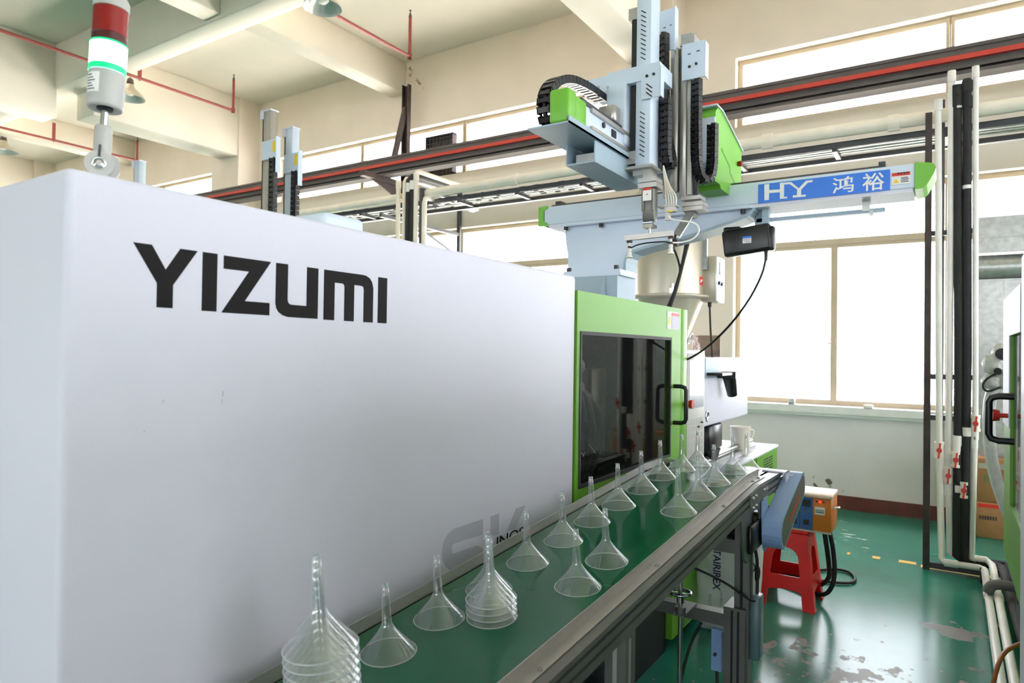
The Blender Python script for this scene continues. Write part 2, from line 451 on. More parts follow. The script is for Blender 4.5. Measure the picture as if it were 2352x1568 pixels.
struct('baseboard_far', MB().box(W0-0.02, W0, RY, 2.5, 0, 0.13).box(W0-0.02, W0, 3.1, 10.0, 0, 0.13).box(W0-0.02, W0, 10.75, LY, 0, 0.13), 'baseboard_red')

wb = MB().box(BACKX-0.25, BACKX, RY, LY, 0, 1.2).box(BACKX-0.25, BACKX, RY, LY, 4.0, CZ)
for a, b in ((RY, -7.5), (2.5, 3.5), (9.5, 11.0), (21.5, LY)): wb.box(BACKX-0.25, BACKX, a, b, 1.2, 4.0)
struct('wall_back', wb, 'wall_paint')
struct('wall_left', MB().box(BACKX, W1, LY, LY+0.2, 0, CZ), 'wall_paint')
wr = MB().box(BACKX, W1, RY-0.2, RY, 0, 1.5).box(BACKX, W1, RY-0.2, RY, 4.8, CZ)
for a, b in ((BACKX, -3.4), (-0.4, 0.6), (6.4, W1)): wr.box(a, b, RY-0.2, RY, 1.5, 4.8)
struct('wall_right', wr, 'wall_paint')
mat('bounce_pale', (232, 228, 218), 0.9, var=0.05, scale=0.6)
mat('low_bounce_dark', (62, 64, 62), 0.9, var=0.15, scale=0.8)
struct('ground_bounce', MB().box(W1, 45, -40, 60, -0.3, -0.2), 'bounce_pale')  # added ground, pale to bounce daylight up onto the ceiling
struct('ground_low_bounce', MB().box(-45, BACKX-0.25, -40, 60, -0.3, -0.2).box(BACKX-0.25, W1, -40, RY-0.2, -0.3, -0.2), 'low_bounce_dark')  # added unseen ground, dark to keep bounce off the inner ceiling bay
ce = struct('ceiling', MB().box(BACKX, W1, RY, LY, CZ, CZ+0.2), 'ceiling_paint')
for x0, x1, y0, y1, z0 in ((4.67, FARX, 2.62, 3.0, 4.70), (BACKX, 4.37, 2.62, 3.0, 4.65), (4.67, FARX, 10.02, 10.5, 4.70), (BACKX, 4.40, 10.46, 10.86, 4.65),
                           (4.67, FARX, 6.66, 6.94, 5.21), (BACKX, 4.37, 6.66, 6.94, 5.10), (4.67, FARX, 14.0, 14.3, 5.21), (4.67, FARX, 17.6, 18.0, 4.70), (BACKX, 4.37, 17.6, 18.0, 4.65), (4.67, FARX, -4.8, -4.4, 4.70), (4.67, FARX, -1.0, -0.7, 5.21)):
    part('beam', MB().box(x0, x1, y0, y1, z0, CZ, 0.012, 1), 'ceiling_paint', ce)
part('girder', MB().box(4.37, 4.67, RY, LY, 5.06, CZ, 0.012, 1), 'ceiling_paint', ce)

# ---- windows
def sheet(x, y0, y1, z0, z1): return MB().add([(x, y0, z0), (x, y1, z0), (x, y1, z1), (x, y0, z1)], [(0, 1, 2, 3)])
def window(idx, y0, y1, z0, z1, mulls, transom=None, lower_mulls=(), x=FARX+0.11, d=0.06, fw=0.05):
    r = struct('window_%d' % idx, MB().box(x, x+d, y0, y1, z1-fw, z1).box(x, x+d, y0, y1, z0, z0+fw).box(x, x+d, y0, y0+fw, z0+fw, z1-fw).box(x, x+d, y1-fw, y1, z0+fw, z1-fw), 'aluminium_frame')
    if transom: part('transom', MB().box(x-0.015, x+d, y0, y1, transom-0.045, transom+0.045).box(x-0.025, x, y0, y1, transom-0.012, transom+0.045), 'aluminium_frame', r)
    top = transom+0.045 if transom else z0
    ys = [y0]+[m for m in mulls if y0 < m < y1]+[y1]
    for m in ys[1:-1]: part('mullion', MB().box(x-0.01, x+d, m-0.035, m-0.006, top, z1).box(x-0.01, x+d, m+0.006, m+0.035, top, z1).box(x+0.006, x+d-0.006, m-0.0055, m+0.0055, top, z1-0.005), 'aluminium_frame', r)
    for a, b in zip(ys, ys[1:]): part('pane', sheet(x+0.027, a+0.02, b-0.02, top, z1-0.02), 'window_glass', r)
    if transom:
        yl = [y0]+[m for m in lower_mulls if y0 < m < y1]+[y1]
        for m in yl[1:-1]: part('sash_bar', MB().box(x-0.01, x+d, m-0.03, m+0.03, z0, transom), 'aluminium_frame', r)
        for a, b in zip(yl, yl[1:]): part('pane', sheet(x+0.027, a+0.02, b-0.02, z0+0.02, transom), 'window_glass', r)
    return r
up_r = [0.0-1.95*k for k in range(4)]
lo_r = [1.94-0.97*k for k in range(1, 11)]
window(1, -7.9, 1.94, 3.93, 4.68, up_r)
window(2, -7.9, 1.94, 1.0, 3.17, up_r, 2.627, lo_r)
window(3, 3.2, 9.5, 3.93, 4.68, (5.65, 7.62))
window(4, 3.2, 9.5, 1.0, 3.17, (5.68, 7.62), 2.627, (4.7, 5.68, 6.65, 7.62, 8.6))
window(5, 11.2, 16.9, 3.93, 4.68, (13.1, 15.0))
window(6, 11.2, 16.9, 1.0, 3.17, (13.1, 15.0), 2.627, (12.15, 13.1, 14.05, 15.0))
window(7, 18.6, 21.9, 3.93, 4.68, (20.2,))
window(8, 18.6, 21.9, 1.0, 3.17, (20.2,), 2.627, (20.2,))
n = 9
for a, b in ((-7.5, 2.5), (3.5, 9.5), (11.0, 21.5)):
    k = int((b-a)/2); window(n, a, b, 1.2, 4.0, [a+(b-a)*i/k for i in range(1, k)], x=BACKX-0.16); n += 1
for a, b in ((-3.4, -0.4), (0.6, 6.4)):  # unseen right wall windows, added to light the machine side
    y = RY-0.12
    r = struct('window_%d' % n, MB().box(a, b, y, y+0.05, 4.75, 4.8).box(a, b, y, y+0.05, 1.5, 1.55).box(a, a+0.05, y, y+0.05, 1.55, 4.75).box(b-0.05, b, y, y+0.05, 1.55, 4.75), 'aluminium_frame'); n += 1
    for i in range(3):
        x0, x1 = a+(b-a)*i/3, a+(b-a)*(i+1)/3
        if i: part('mullion', MB().box(x0-0.03, x0+0.03, y, y+0.06, 1.5, 4.8), 'aluminium_frame', r)
        part('pane', MB().add([(x0, y+0.02, 1.52), (x1, y+0.02, 1.52), (x1, y+0.02, 4.78), (x0, y+0.02, 4.78)], [(0, 1, 2, 3)]), 'window_glass', r)

sash_l = bpy.data.objects['window_2']
part('sash_latch', MB().box(FARX+0.08, FARX+0.10, 0.955, 0.985, 1.60, 1.70).box(FARX+0.06, FARX+0.08, 0.985, 1.02, 1.615, 1.63), 'aluminium_frame', sash_l)
# ================================================================ injection moulding machine
YM = 1.15
mach = thing('injection_moulding_machine', 'long white and green moulding machine with big black lettering, filling the left of the view', 'machine', (2.5, 1.6, 0))
cc = part('clamp_cover', MB().box(0.5, 2.205, YM, 2.15, 0.40, 1.777, 0.012, 3), 'machine_white', mach, 'white sheet metal clamp cover')
part('plinth', MB().box(0.56, 3.3, 1.19, 2.1, 0.0, 0.42), 'black_rubber', mach)  # black puts the deep shade under the machine into the colour
LET = [[(0.603,1.673),(0.635,1.673),(0.66,1.633),(0.686,1.673),(0.719,1.673),(0.674,1.607),(0.674,1.566),(0.645,1.566),(0.645,1.608)],
 [(0.729,1.673),(0.759,1.673),(0.759,1.565),(0.729,1.565)],
 [(0.772,1.672),(0.878,1.672),(0.819,1.589),(0.876,1.589),(0.876,1.564),(0.769,1.564),(0.827,1.647),(0.772,1.647)],
 [(0.890,1.672),(0.920,1.672),(0.920,1.598),(0.922,1.593),(0.925,1.590),(0.930,1.589),(0.969,1.589),(0.969,1.672),(1.0,1.672),(1.0,1.563),(0.921,1.563),(0.908,1.566),(0.898,1.572),(0.892,1.580),(0.890,1.591)],
 [(1.016,1.672),(1.131,1.672),(1.143,1.671),(1.155,1.666),(1.163,1.657),(1.167,1.643),(1.167,1.562),(1.136,1.562),(1.136,1.638),(1.134,1.644),(1.127,1.646),(1.106,1.646),(1.106,1.562),(1.076,1.562),(1.076,1.640),(1.073,1.645),(1.067,1.646),(1.047,1.646),(1.047,1.562),(1.016,1.562)],
 [(1.183,1.672),(1.214,1.672),(1.214,1.562),(1.183,1.562)]]
for p in LET: part('letter', MB().prism(p, 'y', YM-0.0006, YM), 'lettering_black', cc, 'black letter')
for p in ([(1.635,1.003),(1.634,0.958),(1.497,0.963),(1.489,0.960),(1.486,0.947),(1.489,0.938),(1.497,0.936),(1.604,0.933),(1.627,0.923),(1.636,0.911),(1.64,0.867),(1.552,0.868),(1.49,0.888),(1.46,0.908),(1.447,0.930),(1.443,0.953),(1.449,0.976),(1.468,0.996),(1.494,1.005)],
          [(1.674,1.003),(1.72,1.003),(1.72,0.941),(1.674,0.941)], [(1.815,1.000),(1.873,1.000),(1.814,0.938),(1.761,0.938)]):
    part('letter', MB().prism(p, 'y', YM-0.0006, YM), 'lettering_grey', cc, 'grey letter')
text_part('letter', 'UNOS', (1.674, YM-0.001, 0.902), (1, 0, 0), (0, 0, 1), 0.032, 'lettering_black', cc, width=0.19)
# scuffs on the cover
sc_ = MB()
for x, z, w, h in ((0.775, 1.405, 0.002, 0.011), (0.774, 1.392, 0.0012, 0.009), (0.66, 1.40, 0.0015, 0.006), (0.628, 1.352, 0.0015, 0.003)): sc_.box(x, x+w, YM-0.0004, YM, z, z+h)
part('scuff_mark', sc_, 'lettering_grey', cc)

# sliding guard door: green frame around a dark clear pane
DX0, DX1, DZ0, DZ1 = 2.212, 3.355, 0.86, 1.726
PX0, PX1, PZ0, PZ1 = 2.236, 3.216, 0.992, 1.577
dr = part('guard_door', MB().box(DX0, PX0, YM-0.004, YM+0.03, DZ0, DZ1).box(PX1, DX1, YM-0.004, YM+0.03, DZ0, DZ1)
          .box(PX0, PX1, YM-0.004, YM+0.03, PZ1, DZ1).box(PX0, PX1, YM-0.004, YM+0.03, DZ0, PZ0), 'machine_green', mach, 'green sliding guard door')
part('door_pane', MB().add([(PX0-0.01, YM+0.008, PZ0-0.01), (PX1+0.01, YM+0.008, PZ0-0.01), (PX1+0.01, YM+0.008, PZ1+0.01), (PX0-0.01, YM+0.008, PZ1+0.01)], [(0, 1, 2, 3)]), 'door_glass', dr, 'dark see-through pane')
g = 0.014
part('pane_gasket', MB().box(PX0, PX1, YM-0.007, YM+0.004, PZ1-g, PZ1).box(PX0, PX1, YM-0.007, YM+0.004, PZ0, PZ0+g).box(PX0, PX0+g, YM-0.007, YM+0.004, PZ0+g, PZ1-g).box(PX1-g, PX1, YM-0.007, YM+0.004, PZ0+g, PZ1-g), 'black_rubber', dr)
def d_handle(x, zt, zb, y, out, sign, depth_dir=None):
    return MB().tube([(x, y, zt), (x, y+sign*out*0.6, zt), (x, y+sign*out*0.9, zt-0.006), (x, y+sign*out, zt-0.02), (x, y+sign*out, zb+0.02), (x, y+sign*out*0.9, zb+0.006), (x, y+sign*out*0.6, zb), (x, y, zb)], 0.0105, 12)
part('handle', d_handle(3.262, 1.336, 1.155, YM-0.004, 0.062, -1), 'black_plastic', dr, 'black tubular pull handle')
st = part('warning_label', MB().box(3.152, 3.332, YM-0.0052, YM-0.004, 1.617, 1.704), 'grey_plastic', dr)
part('label_print', MB().box(3.215, 3.326, YM-0.0062, YM-0.005, 1.684, 1.698), 'sign_red', st)
part('label_print', MB().box(3.215, 3.326, YM-0.0062, YM-0.005, 1.622, 1.681), 'lettering_grey', st)
part('warning_triangle', MB().prism([(3.160, 1.640), (3.206, 1.640), (3.183, 1.678)], 'y', YM-0.0062, YM-0.005), 'sign_yellow', st)
part('fixed_post', MB().box(3.358, 3.456, YM-0.004, YM+0.05, 0.78, 1.726, 0.003, 1), 'machine_green', mach, 'green post beside the door')
part('emergency_button', MB().cyl((3.425, YM-0.004, 1.238), (3.425, YM-0.03, 1.238), 0.012).cyl((3.425, YM-0.028, 1.238), (3.425, YM-0.048, 1.238), 0.02, 0.024, 20), 'red_plastic', mach, 'red mushroom button')
part('door_sill', MB().box(2.21, 3.456, YM+0.002, YM+0.06, 0.42, 0.86), 'black_rubber', mach)
# mould bay behind the pane
part('mould_bay', MB().box(2.21, 3.45, 2.05, 2.1, 0.5, 1.72).box(2.21, 2.25, 1.2, 2.05, 0.5, 1.72).box(3.41, 3.45, 1.2, 2.05, 0.5, 1.72).box(2.21, 3.45, 1.2, 2.05, 0.5, 0.56).box(2.21, 3.45, YM+0.04, 2.1, 1.70, 1.727), 'dark_cavity', mach, 'dark mould space')
part('mould', MB().box(2.62, 2.86, 1.42, 1.85, 1.0, 1.42, 0.004, 1).box(2.90, 3.06, 1.42, 1.85, 1.0, 1.42, 0.004, 1).box(2.56, 2.62, 1.36, 1.9, 0.94, 1.48), 'mould_steel', mach)
for k in range(3):
    a = 0.05*k
    part('mould_hose', MB().tube([(2.30+a, 1.36, 1.42-0.03*k), (2.42+a, 1.27, 1.40-0.03*k), (2.50+a*1.4, 1.26, 1.24), (2.54+a*1.6, 1.28, 1.08), (2.50+a*1.2, 1.34, 0.90)], 0.020, 10, 2), 'hose_inside', mach)
for z in (1.46, 1.37):
    part('mould_hose', MB().tube([(2.24, 1.30, z), (2.36, 1.26, z+0.02), (2.50, 1.27, z-0.02), (2.56, 1.36, z-0.06)], 0.026, 10, 2), 'grey_plastic', mach)
# operator panel
hp = part('operator_panel', MB().box(3.478, 3.785, YM+0.0, YM+0.10, 0.62, 1.500, 0.008, 2), 'grey_plastic', mach, 'light grey operator panel')
part('screen', MB().box(3.505, 3.752, YM-0.003, YM, 1.205, 1.462), 'screen_grey', hp)
kp = MB()
for i in range(9):
    for j in range(6): kp.box(3.51+j*0.042, 3.54+j*0.042, YM-0.0008, YM, 0.80+i*0.040, 0.828+i*0.040)
part('keypad', kp, 'panel_key', hp, kind='stuff')
kn = MB()
for x, z in ((3.66, 1.10), (3.72, 1.12)): kn.mark().cyl((x, YM, z), (x, YM-0.01, z), 0.005, None, 10)
part('knob', kn, 'black_plastic', hp)
# injection unit
ic = part('injection_cover', MB().box(3.92, 4.965, 1.2, 2.0, 1.068, 1.476, 0.014, 3), 'machine_white', mach, 'white injection unit cover')
part('upper_panel', MB().prism([(3.93, 1.474), (4.22, 1.474), (4.17, 1.355), (3.93, 1.355)], 'y', 1.192, 1.2), 'robot_grey_blue', ic)
part('emblem', MB().lathe([(0.0, 0.0), (0.032, 0.0), (0.034, 0.004), (0.026, 0.008), (0.022, 0.004), (0.0, 0.004)], (3.99, 1.2, 1.13), 24, (0, -1, 0)), 'chrome', ic, 'round chrome emblem')
part('rating_plate', MB().box(4.62, 4.86, 1.196, 1.2, 1.245, 1.335), 'sign_white', ic)
pc = part('purge_chute', MB().box(3.95, 4.34, 1.10, 1.2, 1.372, 1.388).box(4.20, 4.36, 1.09, 1.2, 1.350, 1.388), 'black_plastic', mach, 'black plastic purge chute')
part('spout', MB().lathe([(0.042, 0.0), (0.036, 0.06), (0.030, 0.128), (0.026, 0.128), (0.036, 0.02), (0.0, 0.018)], (4.23, 1.135, 1.362), 20, (0.42, -0.05, -1.0)), 'black_plastic', pc)
part('injection_carriage', MB().box(3.95, 4.42, 1.3, 1.9, 0.93, 1.07, 0.01, 1).box(4.12, 4.40, 1.22, 1.35, 0.90, 1.06, 0.012, 1).prism([(4.16, 0.90), (4.36, 0.90), (4.30, 0.84), (4.22, 0.84)], 'y', 1.22, 1.32), 'black_plastic', mach)
part('guide_rail', MB().cyl((3.80, 1.26, 0.845), (5.3, 1.26, 0.845), 0.02).box(3.80, 5.3, 1.22, 1.30, 0.785, 0.82), 'steel', mach)
bs = part('base_frame', MB().box(3.31, 5.76, 1.16, 2.1, 0.06, 0.755), 'machine_green', mach, 'green base frame')
part('top_plate', MB().box(3.8, 5.765, YM, 2.1, 0.755, 0.775, 0.004, 1), 'machine_white', bs)
for i in range(6):
    s = MB()
    for j in range(5): s.box(5.29+j*0.065, 5.335+j*0.065, 1.157, 1.16, 0.705-i*0.02-j*0.001, 0.714-i*0.02-j*0.001)
    part('vent_slot', s, 'black_plastic', bs)
part('panel_joint', MB().box(5.05, 5.056, 1.156, 1.16, 0.1, 0.755), 'black_plastic', bs)
part('frame_foot', MB().box(3.6, 3.75, 1.25, 1.4, 0, 0.06).box(5.5, 5.65, 1.25, 1.4, 0, 0.06).box(3.6, 3.75, 1.85, 2.0, 0, 0.06).box(5.5, 5.65, 1.85, 2.0, 0, 0.06), 'black_plastic', bs)
part('robot_platen', MB().box(3.22, 3.46, 1.44, 1.80, 1.70, 1.90).prism([(3.218, 1.70), (3.218, 1.895), (3.150, 1.70)], 'y', 1.505, 1.52), 'robot_grey_blue', mach, 'steel riser under the robot')
part('roof_hood', MB().box(1.43, 1.605, 1.62, 1.80, 1.777, 1.926, 0.022, 3), 'robot_blue', mach, 'pale hood on the roof')
part('throat_block', MB().box(4.36, 4.62, 1.5, 1.75, 1.28, 1.46).box(4.25, 4.75, 1.45, 1.8, 1.476, 1.52), 'steel', mach)

# ---- signal tower on the clamp cover
tx, ty = 0.620, 1.30
tilt = Vector((0.036, -0.004, 1)).normalized()
tw = thing('signal_tower', 'signal light column with red dome and glowing green lens on the machine roof', 'signal light', (tx, ty, 1.777))
def tp(h): return Vector((tx, ty, 1.777))+tilt*h
vd = Vector((-tx, -ty, 0)).normalized(); vs_ = Vector((vd.y, -vd.x, 0))       # hinge axis points roughly at the aisle
hc = Vector((tx+0.002, ty, 1.826))
part('hinge_base', MB().cyl(hc+vs_*-0.006+vd*-0.022, hc+vs_*-0.006+vd*0.004, 0.0245, None, 32).bar(hc+Vector((0, 0, -0.049))+vd*-0.009, hc+vd*-0.009, 0.044, 0.026, vd), 'tower_grey', tw)
part('hinge_cheek', MB().cyl(hc+vs_*0.004+vd*0.005, hc+vs_*0.004+vd*0.020, 0.0245, 0.023, 32).bar(hc+Vector((0, 0, -0.049))+vd*0.011+vs_*0.004, hc+vd*0.011+vs_*0.004, 0.030, 0.016, vd), 'tower_grey', tw)
part('hinge_screw', MB().lathe([(0.0115, 0.0), (0.0115, 0.002), (0.0095, 0.002), (0.0085, 0.0005), (0.0, 0.0005)], hc+vs_*0.004+vd*0.020, 24, vd).cyl(hc+vs_*0.004+vd*0.019, hc+vs_*0.004+vd*0.025, 0.0055, 0.005, 6), 'chrome', tw)
part('hinge_slot', MB().bar(hc+vs_*0.004+vd*0.0195+Vector((0, 0, 0.012)), hc+vs_*0.004+vd*0.0195+Vector((0.001, 0, 0.034)), 0.004, 0.004, vd), 'dark_angle', tw)
part('socket', MB().lathe([(0.0125, 0.052), (0.0145, 0.070), (0.0145, 0.118), (0.0135, 0.122), (0.007, 0.122)], tp(0), 28, tilt), 'tower_grey', tw)
part('pole', MB().cyl(tp(0.11), tp(0.165), 0.0068, None, 20), 'chrome', tw)
TR = 0.0298
hs = part('housing', MB().lathe([(0.007, 0.158), (0.016, 0.156), (0.027, 0.153), (TR*0.985, 0.158), (TR, 0.164), (TR, 0.220)], tp(0), 40, tilt), 'tower_grey', tw)
part('socket_ring', MB().lathe([(0.0075, 0.1545), (0.0135, 0.1525), (0.0135, 0.1565)], tp(0), 24, tilt), 'dark_angle', hs)
def tower_arc(a0, a1, h0, h1, r):
    u = tilt.cross(Vector((1, 0, 0))).normalized(); w = tilt.cross(u); vs = []
    N = 8
    for h in (h0, h1):
        for i in range(N+1):
            a = a0+(a1-a0)*i/N; vs.append(tp(h)+r*(math.cos(a)*u+math.sin(a)*w))
    return vs, [(i, i+1, N+2+i, N+1+i) for i in range(N)]
def ang(dx, dy):
    u = tilt.cross(Vector((1, 0, 0))).normalized(); w = tilt.cross(u); v = Vector((dx, dy, 0)); return math.atan2(v.dot(w), v.dot(u))
a0 = ang(-0.85, -0.50)
lbl = MB(); vs, fs = tower_arc(a0-0.75, a0+0.20, 0.176, 0.212, TR+0.0002); lbl.add(vs, fs, True)
lb_ = part('rating_label', lbl, 'sign_white', hs)
pr = MB()
for k in range(6):
    vs, fs = tower_arc(a0-0.68, a0-0.05-0.12*(k % 3), 0.180+k*0.0052, 0.1818+k*0.0052, TR+0.0004); pr.add(vs, fs, True)
part('label_print', pr, 'ink', lb_)
part('green_lens', MB().lathe([(TR+0.0006, 0.220), (TR+0.0006, 0.231)], tp(0), 40, tilt), 'tower_green', tw)
part('green_lens', MB().lathe([(TR+0.0003, 0.231), (TR+0.0003, 0.271), (TR-0.006, 0.2715)], tp(0), 40, tilt), 'tower_green_lit', tw, 'lit green lens')
part('green_lens', MB().lathe([(TR+0.0008, 0.271), (TR+0.0008, 0.2745), (TR-0.002, 0.275)], tp(0), 40, tilt), 'tower_green', tw)
prof = [(TR-0.0014, 0.2745)]
for i in range(21): prof += [(TR-0.0010, 0.275+i*0.0030), (TR-0.0024, 0.2765+i*0.0030)]
part('red_lens', MB().lathe(prof[:12], tp(0), 44, tilt), 'tower_red_dark', tw)
part('red_lens', MB().lathe(prof[11:]+[(TR-0.0010, 0.338)], tp(0), 44, tilt), 'tower_red', tw, 'unlit red lens')
part('cap', MB().lathe([(TR, 0.338), (TR, 0.354), (TR-0.003, 0.360), (0.0, 0.363)], tp(0), 40, tilt), 'tower_grey', tw)

# ================================================================ conveyor
CA, CP = math.radians(-1.7), math.radians(5.36)
CT = Vector((math.cos(CA)*math.cos(CP), math.sin(CA)*math.cos(CP), math.sin(CP)))
CS = Vector((-math.sin(CA), math.cos(CA), 0))
CN = CT.cross(CS)
CB = Vector((1.536, 0.934, 0.93))
BEND = 1.04
BP = CB+CT*BEND
CT2 = Vector((math.cos(CA), math.sin(CA), 0))
def cv(s, l, n):
    if s <= BEND: return CB+CT*s+CS*l+CN*n
    return BP+CT2*(s-BEND)+CS*l+Vector((0, 0, n))
def cvi(s, l, n): return CB+CT*s+CS*l+CN*n
def cvf(s, l, n): return BP+CT2*(s-BEND)+CS*l+Vector((0, 0, n))
S0, SE = -1.7, BEND+0.40
LL, LR = 0.115, -0.280
conv = thing('belt_conveyor', 'green belt conveyor on grey aluminium legs carrying clear funnels past the machine', 'conveyor', (2.0, 0.85, 0))
bt = MB()
path = [(S0, 0.0), (BEND-0.03, 0.0), (BEND, 0.0006), (BEND+0.03, 0.0)]
N_ = 10
pts = [cv(S0, 0, 0), cv(BEND-0.05, 0, 0), cv(BEND+0.05, 0, 0), cv(SE-0.02, 0, 0)]
rc = cv(SE-0.02, 0, -0.035)
for i in range(1, N_): a = PI/2-PI*i/N_; pts.append(rc+CT2*0.035*math.cos(a)+Vector((0, 0, 0.035*math.sin(a))))
pts += [cv(SE-0.02, 0, -0.07), cv(BEND, 0, -0.07), cv(S0, 0, -0.07)]
top = [p+CS*(LL-0.003) for p in pts]; bot = [p+CS*(LR+0.003) for p in pts]; m_ = len(pts)
bt.add(top+bot, [(i, i+1, m_+i+1, m_+i) for i in range(m_-1)], False)
part('belt', bt, 'belt_green', conv, 'green conveyor belt')
for side, l0, sg in (('left', LL, 1), ('right', LR, -1)):
    gd = MB(cv)
    for a, b in ((S0, BEND), (BEND, BEND+0.165)):
        gd.box(a, b, l0, l0+sg*0.002, 0.001, 0.030).box(a, b, l0, l0+sg*0.026, 0.001, 0.003)
    gd_ = part('side_guard', gd, 'aluminium', conv)
    rl = MB(cv)
    for a, b in ((S0, BEND), (BEND, SE-0.05)):
        rl.box(a, b, l0+sg*0.008, l0+sg*0.050, -0.012, 0.000).box(a, b, l0+sg*0.008, l0+sg*0.042, -0.020, -0.012).box(a, b, l0+sg*0.008, l0+sg*0.050, -0.036, -0.020)
        rl.box(a, b, l0+sg*0.008, l0+sg*0.042, -0.044, -0.036).box(a, b, l0+sg*0.008, l0+sg*0.050, -0.064, -0.044)
    part('side_rail', rl, 'profile_grey', conv)
    for s in (-0.99, -0.41, 0.16, 0.72, 1.065, 1.145) if sg < 0 else (-0.4, 0.2, 0.8):
        part('guard_bolt', MB(cv).cyl((s, l0+sg*0.017, 0.003), (s, l0+sg*0.017, 0.0075), 0.0062, None, 6).cyl((s, l0+sg*0.017, 0.0075), (s, l0+sg*0.017, 0.010), 0.003, None, 10), 'steel', gd_)
    bpn = part('joint_plate', MB(cvi).prism([(0.90, -0.004), (1.02, -0.004), (1.135, -0.014), (1.135, -0.075), (1.06, -0.085), (1.045, -0.12), (1.015, -0.12), (1.00, -0.075), (0.90, -0.066)], 'y', l0+sg*0.050, l0+sg*0.054), 'profile_grey', conv)
    for s, nn in ((0.93, -0.02), (0.965, -0.02), (1.075, -0.026), (1.11, -0.03), (0.93, -0.054), (0.965, -0.054), (1.075, -0.062), (1.11, -0.066)):
        part('plate_bolt', MB(cvi).cyl((s, l0+sg*0.054, nn), (s, l0+sg*0.061, nn), 0.007, 0.006, 8), 'steel', bpn)
# end bracket, drive cover and motor
part('end_bracket', MB(cvf).box(SE-0.10, SE-0.045, LR-0.075, LR+0.02, 0.0, 0.005).box(SE-0.10, SE-0.045, LR-0.075, LR-0.071, -0.085, 0.005), 'machine_white', conv, 'white corner bracket')
part('tension_bolt', MB(cvf).cyl((SE-0.02, LR-0.06, -0.014), (SE+0.01, LR-0.06, -0.014), 0.004, None, 8).cyl((SE-0.045, LR-0.075, -0.02), (SE-0.045, LR-0.088, -0.02), 0.008, None, 6), 'steel', conv)
def stadium(c0, c1, r0, r1, n=12):
    a = math.atan2(c1[1]-c0[1], c1[0]-c0[0]); p = []
    for i in range(n+1): t = a+PI/2+PI*i/n; p.append((c0[0]+r0*math.cos(t), c0[1]+r0*math.sin(t)))
    for i in range(n+1): t = a-PI/2+PI*i/n; p.append((c1[0]+r1*math.cos(t), c1[1]+r1*math.sin(t)))
    return p
cvr = part('drive_cover', MB().prism(stadium((2.60, 0.855), (2.965, 0.968), 0.058, 0.054), 'y', 0.496, 0.562), 'cover_blue', conv, 'blue chain drive cover')
part('cover_stripe', MB().prism([(2.70, 0.872), (2.90, 0.935), (2.895, 0.950), (2.695, 0.887)], 'y', 0.4945, 0.496), 'sign_red', cvr)
part('cover_face', MB().prism(stadium((2.61, 0.858), (2.955, 0.965), 0.050, 0.046), 'y', 0.4955, 0.4965), 'profile_grey', cvr)
part('cover_screw', MB().cyl((2.80, 0.572, 0.965), (2.80, 0.560, 0.965), 0.008, None, 10).mark().cyl((2.70, 0.575, 0.920), (2.70, 0.560, 0.920), 0.008, None, 10), 'steel', cvr)
part('motor_plate', MB().prism([(2.55, 0.965), (2.64, 0.975), (2.66, 0.79), (2.60, 0.775), (2.57, 0.80)], 'y', 0.563, 0.567), 'cover_blue', conv, 'pale blue motor plate')
mt = part('drive_motor', MB().box(2.585, 2.66, 0.570, 0.70, 0.80, 0.912, 0.006, 1).box(2.44, 2.585, 0.572, 0.586, 0.80, 0.90, 0.004, 1), 'black_plastic', conv)
part('speed_display', MB().box(2.546, 2.55, 0.575, 0.59, 0.945, 0.955), 'led_yellow', conv)
# legs
def zrail(s): return cv(s, 0, -0.064).z
legs = ((2.50, 2.565, 0.596, 0.646), (2.50, 2.565, 1.055, 1.105))
for x0, x1, y0, y1 in legs:
    lg = part('leg', MB().box(x0, x1, y0, y1, 0.30, 0.955), 'profile_grey', conv)
    part('leg_groove', MB().box(x0-0.0008, x0, y0+0.020, y0+0.030, 0.58, 0.93).box(x0+0.028, x0+0.038, y0-0.0008, y0, 0.58, 0.93), 'black_rubber', lg)
    w = 0.02
    lo = part('lower_leg', MB().box(x0-0.02, x1+0.03, y0+0.006, y1+0.032, 0.0, 0.590), 'profile_grey', conv)
    part('leg_groove', MB().box(x0-0.0208, x0-0.02, y0+0.026, y0+0.034, 0.02, 0.58).box(x0-0.0208, x0-0.02, y0+0.048, y0+0.056, 0.02, 0.58), 'black_rubber', lo)
for y0, y1 in ((0.60, 0.65), (1.055, 1.105)):
    lg = part('leg', MB().box(1.41, 1.46, y0, y1, 0.0, 0.860), 'profile_grey', conv)
    part('leg_groove', MB().box(1.4092, 1.41, y0+0.02, y0+0.03, 0.0, 0.855).box(1.43, 1.44, y0-0.0008, y0, 0.0, 0.855), 'aluminium', lg)
part('cross_bar', MB().box(2.505, 2.555, 0.67, 1.09, 0.508, 0.553), 'profile_grey', conv)
part('cross_bar', MB().box(2.515, 2.555, 0.64, 1.06, 0.774, 0.824), 'profile_grey', conv)
part('cross_bar', MB().box(1.415, 1.455, 0.65, 1.06, 0.30, 0.35), 'profile_grey', conv)
part('hinge_plate', MB().prism([(2.36, 0.935), (2.50, 0.95), (2.50, 0.88), (2.48, 0.80), (2.45, 0.765), (2.41, 0.79), (2.38, 0.86)], 'y', 0.588, 0.596), 'profile_grey', conv)
part('lift_screw', MB().cyl((2.40, 0.81, 0.05), (2.40, 0.81, 0.86), 0.008, None, 12), 'steel', conv)
hw = part('handwheel', MB().torus((2.40, 0.81, 0.635), (0, 0, 1), 0.036, 0.006, 28, 10).cyl((2.40, 0.81, 0.60), (2.40, 0.81, 0.632), 0.014, None, 16).box(2.366, 2.434, 0.806, 0.814, 0.629, 0.634).box(2.396, 2.404, 0.776, 0.844, 0.629, 0.634), 'chrome', conv, 'chrome handwheel')
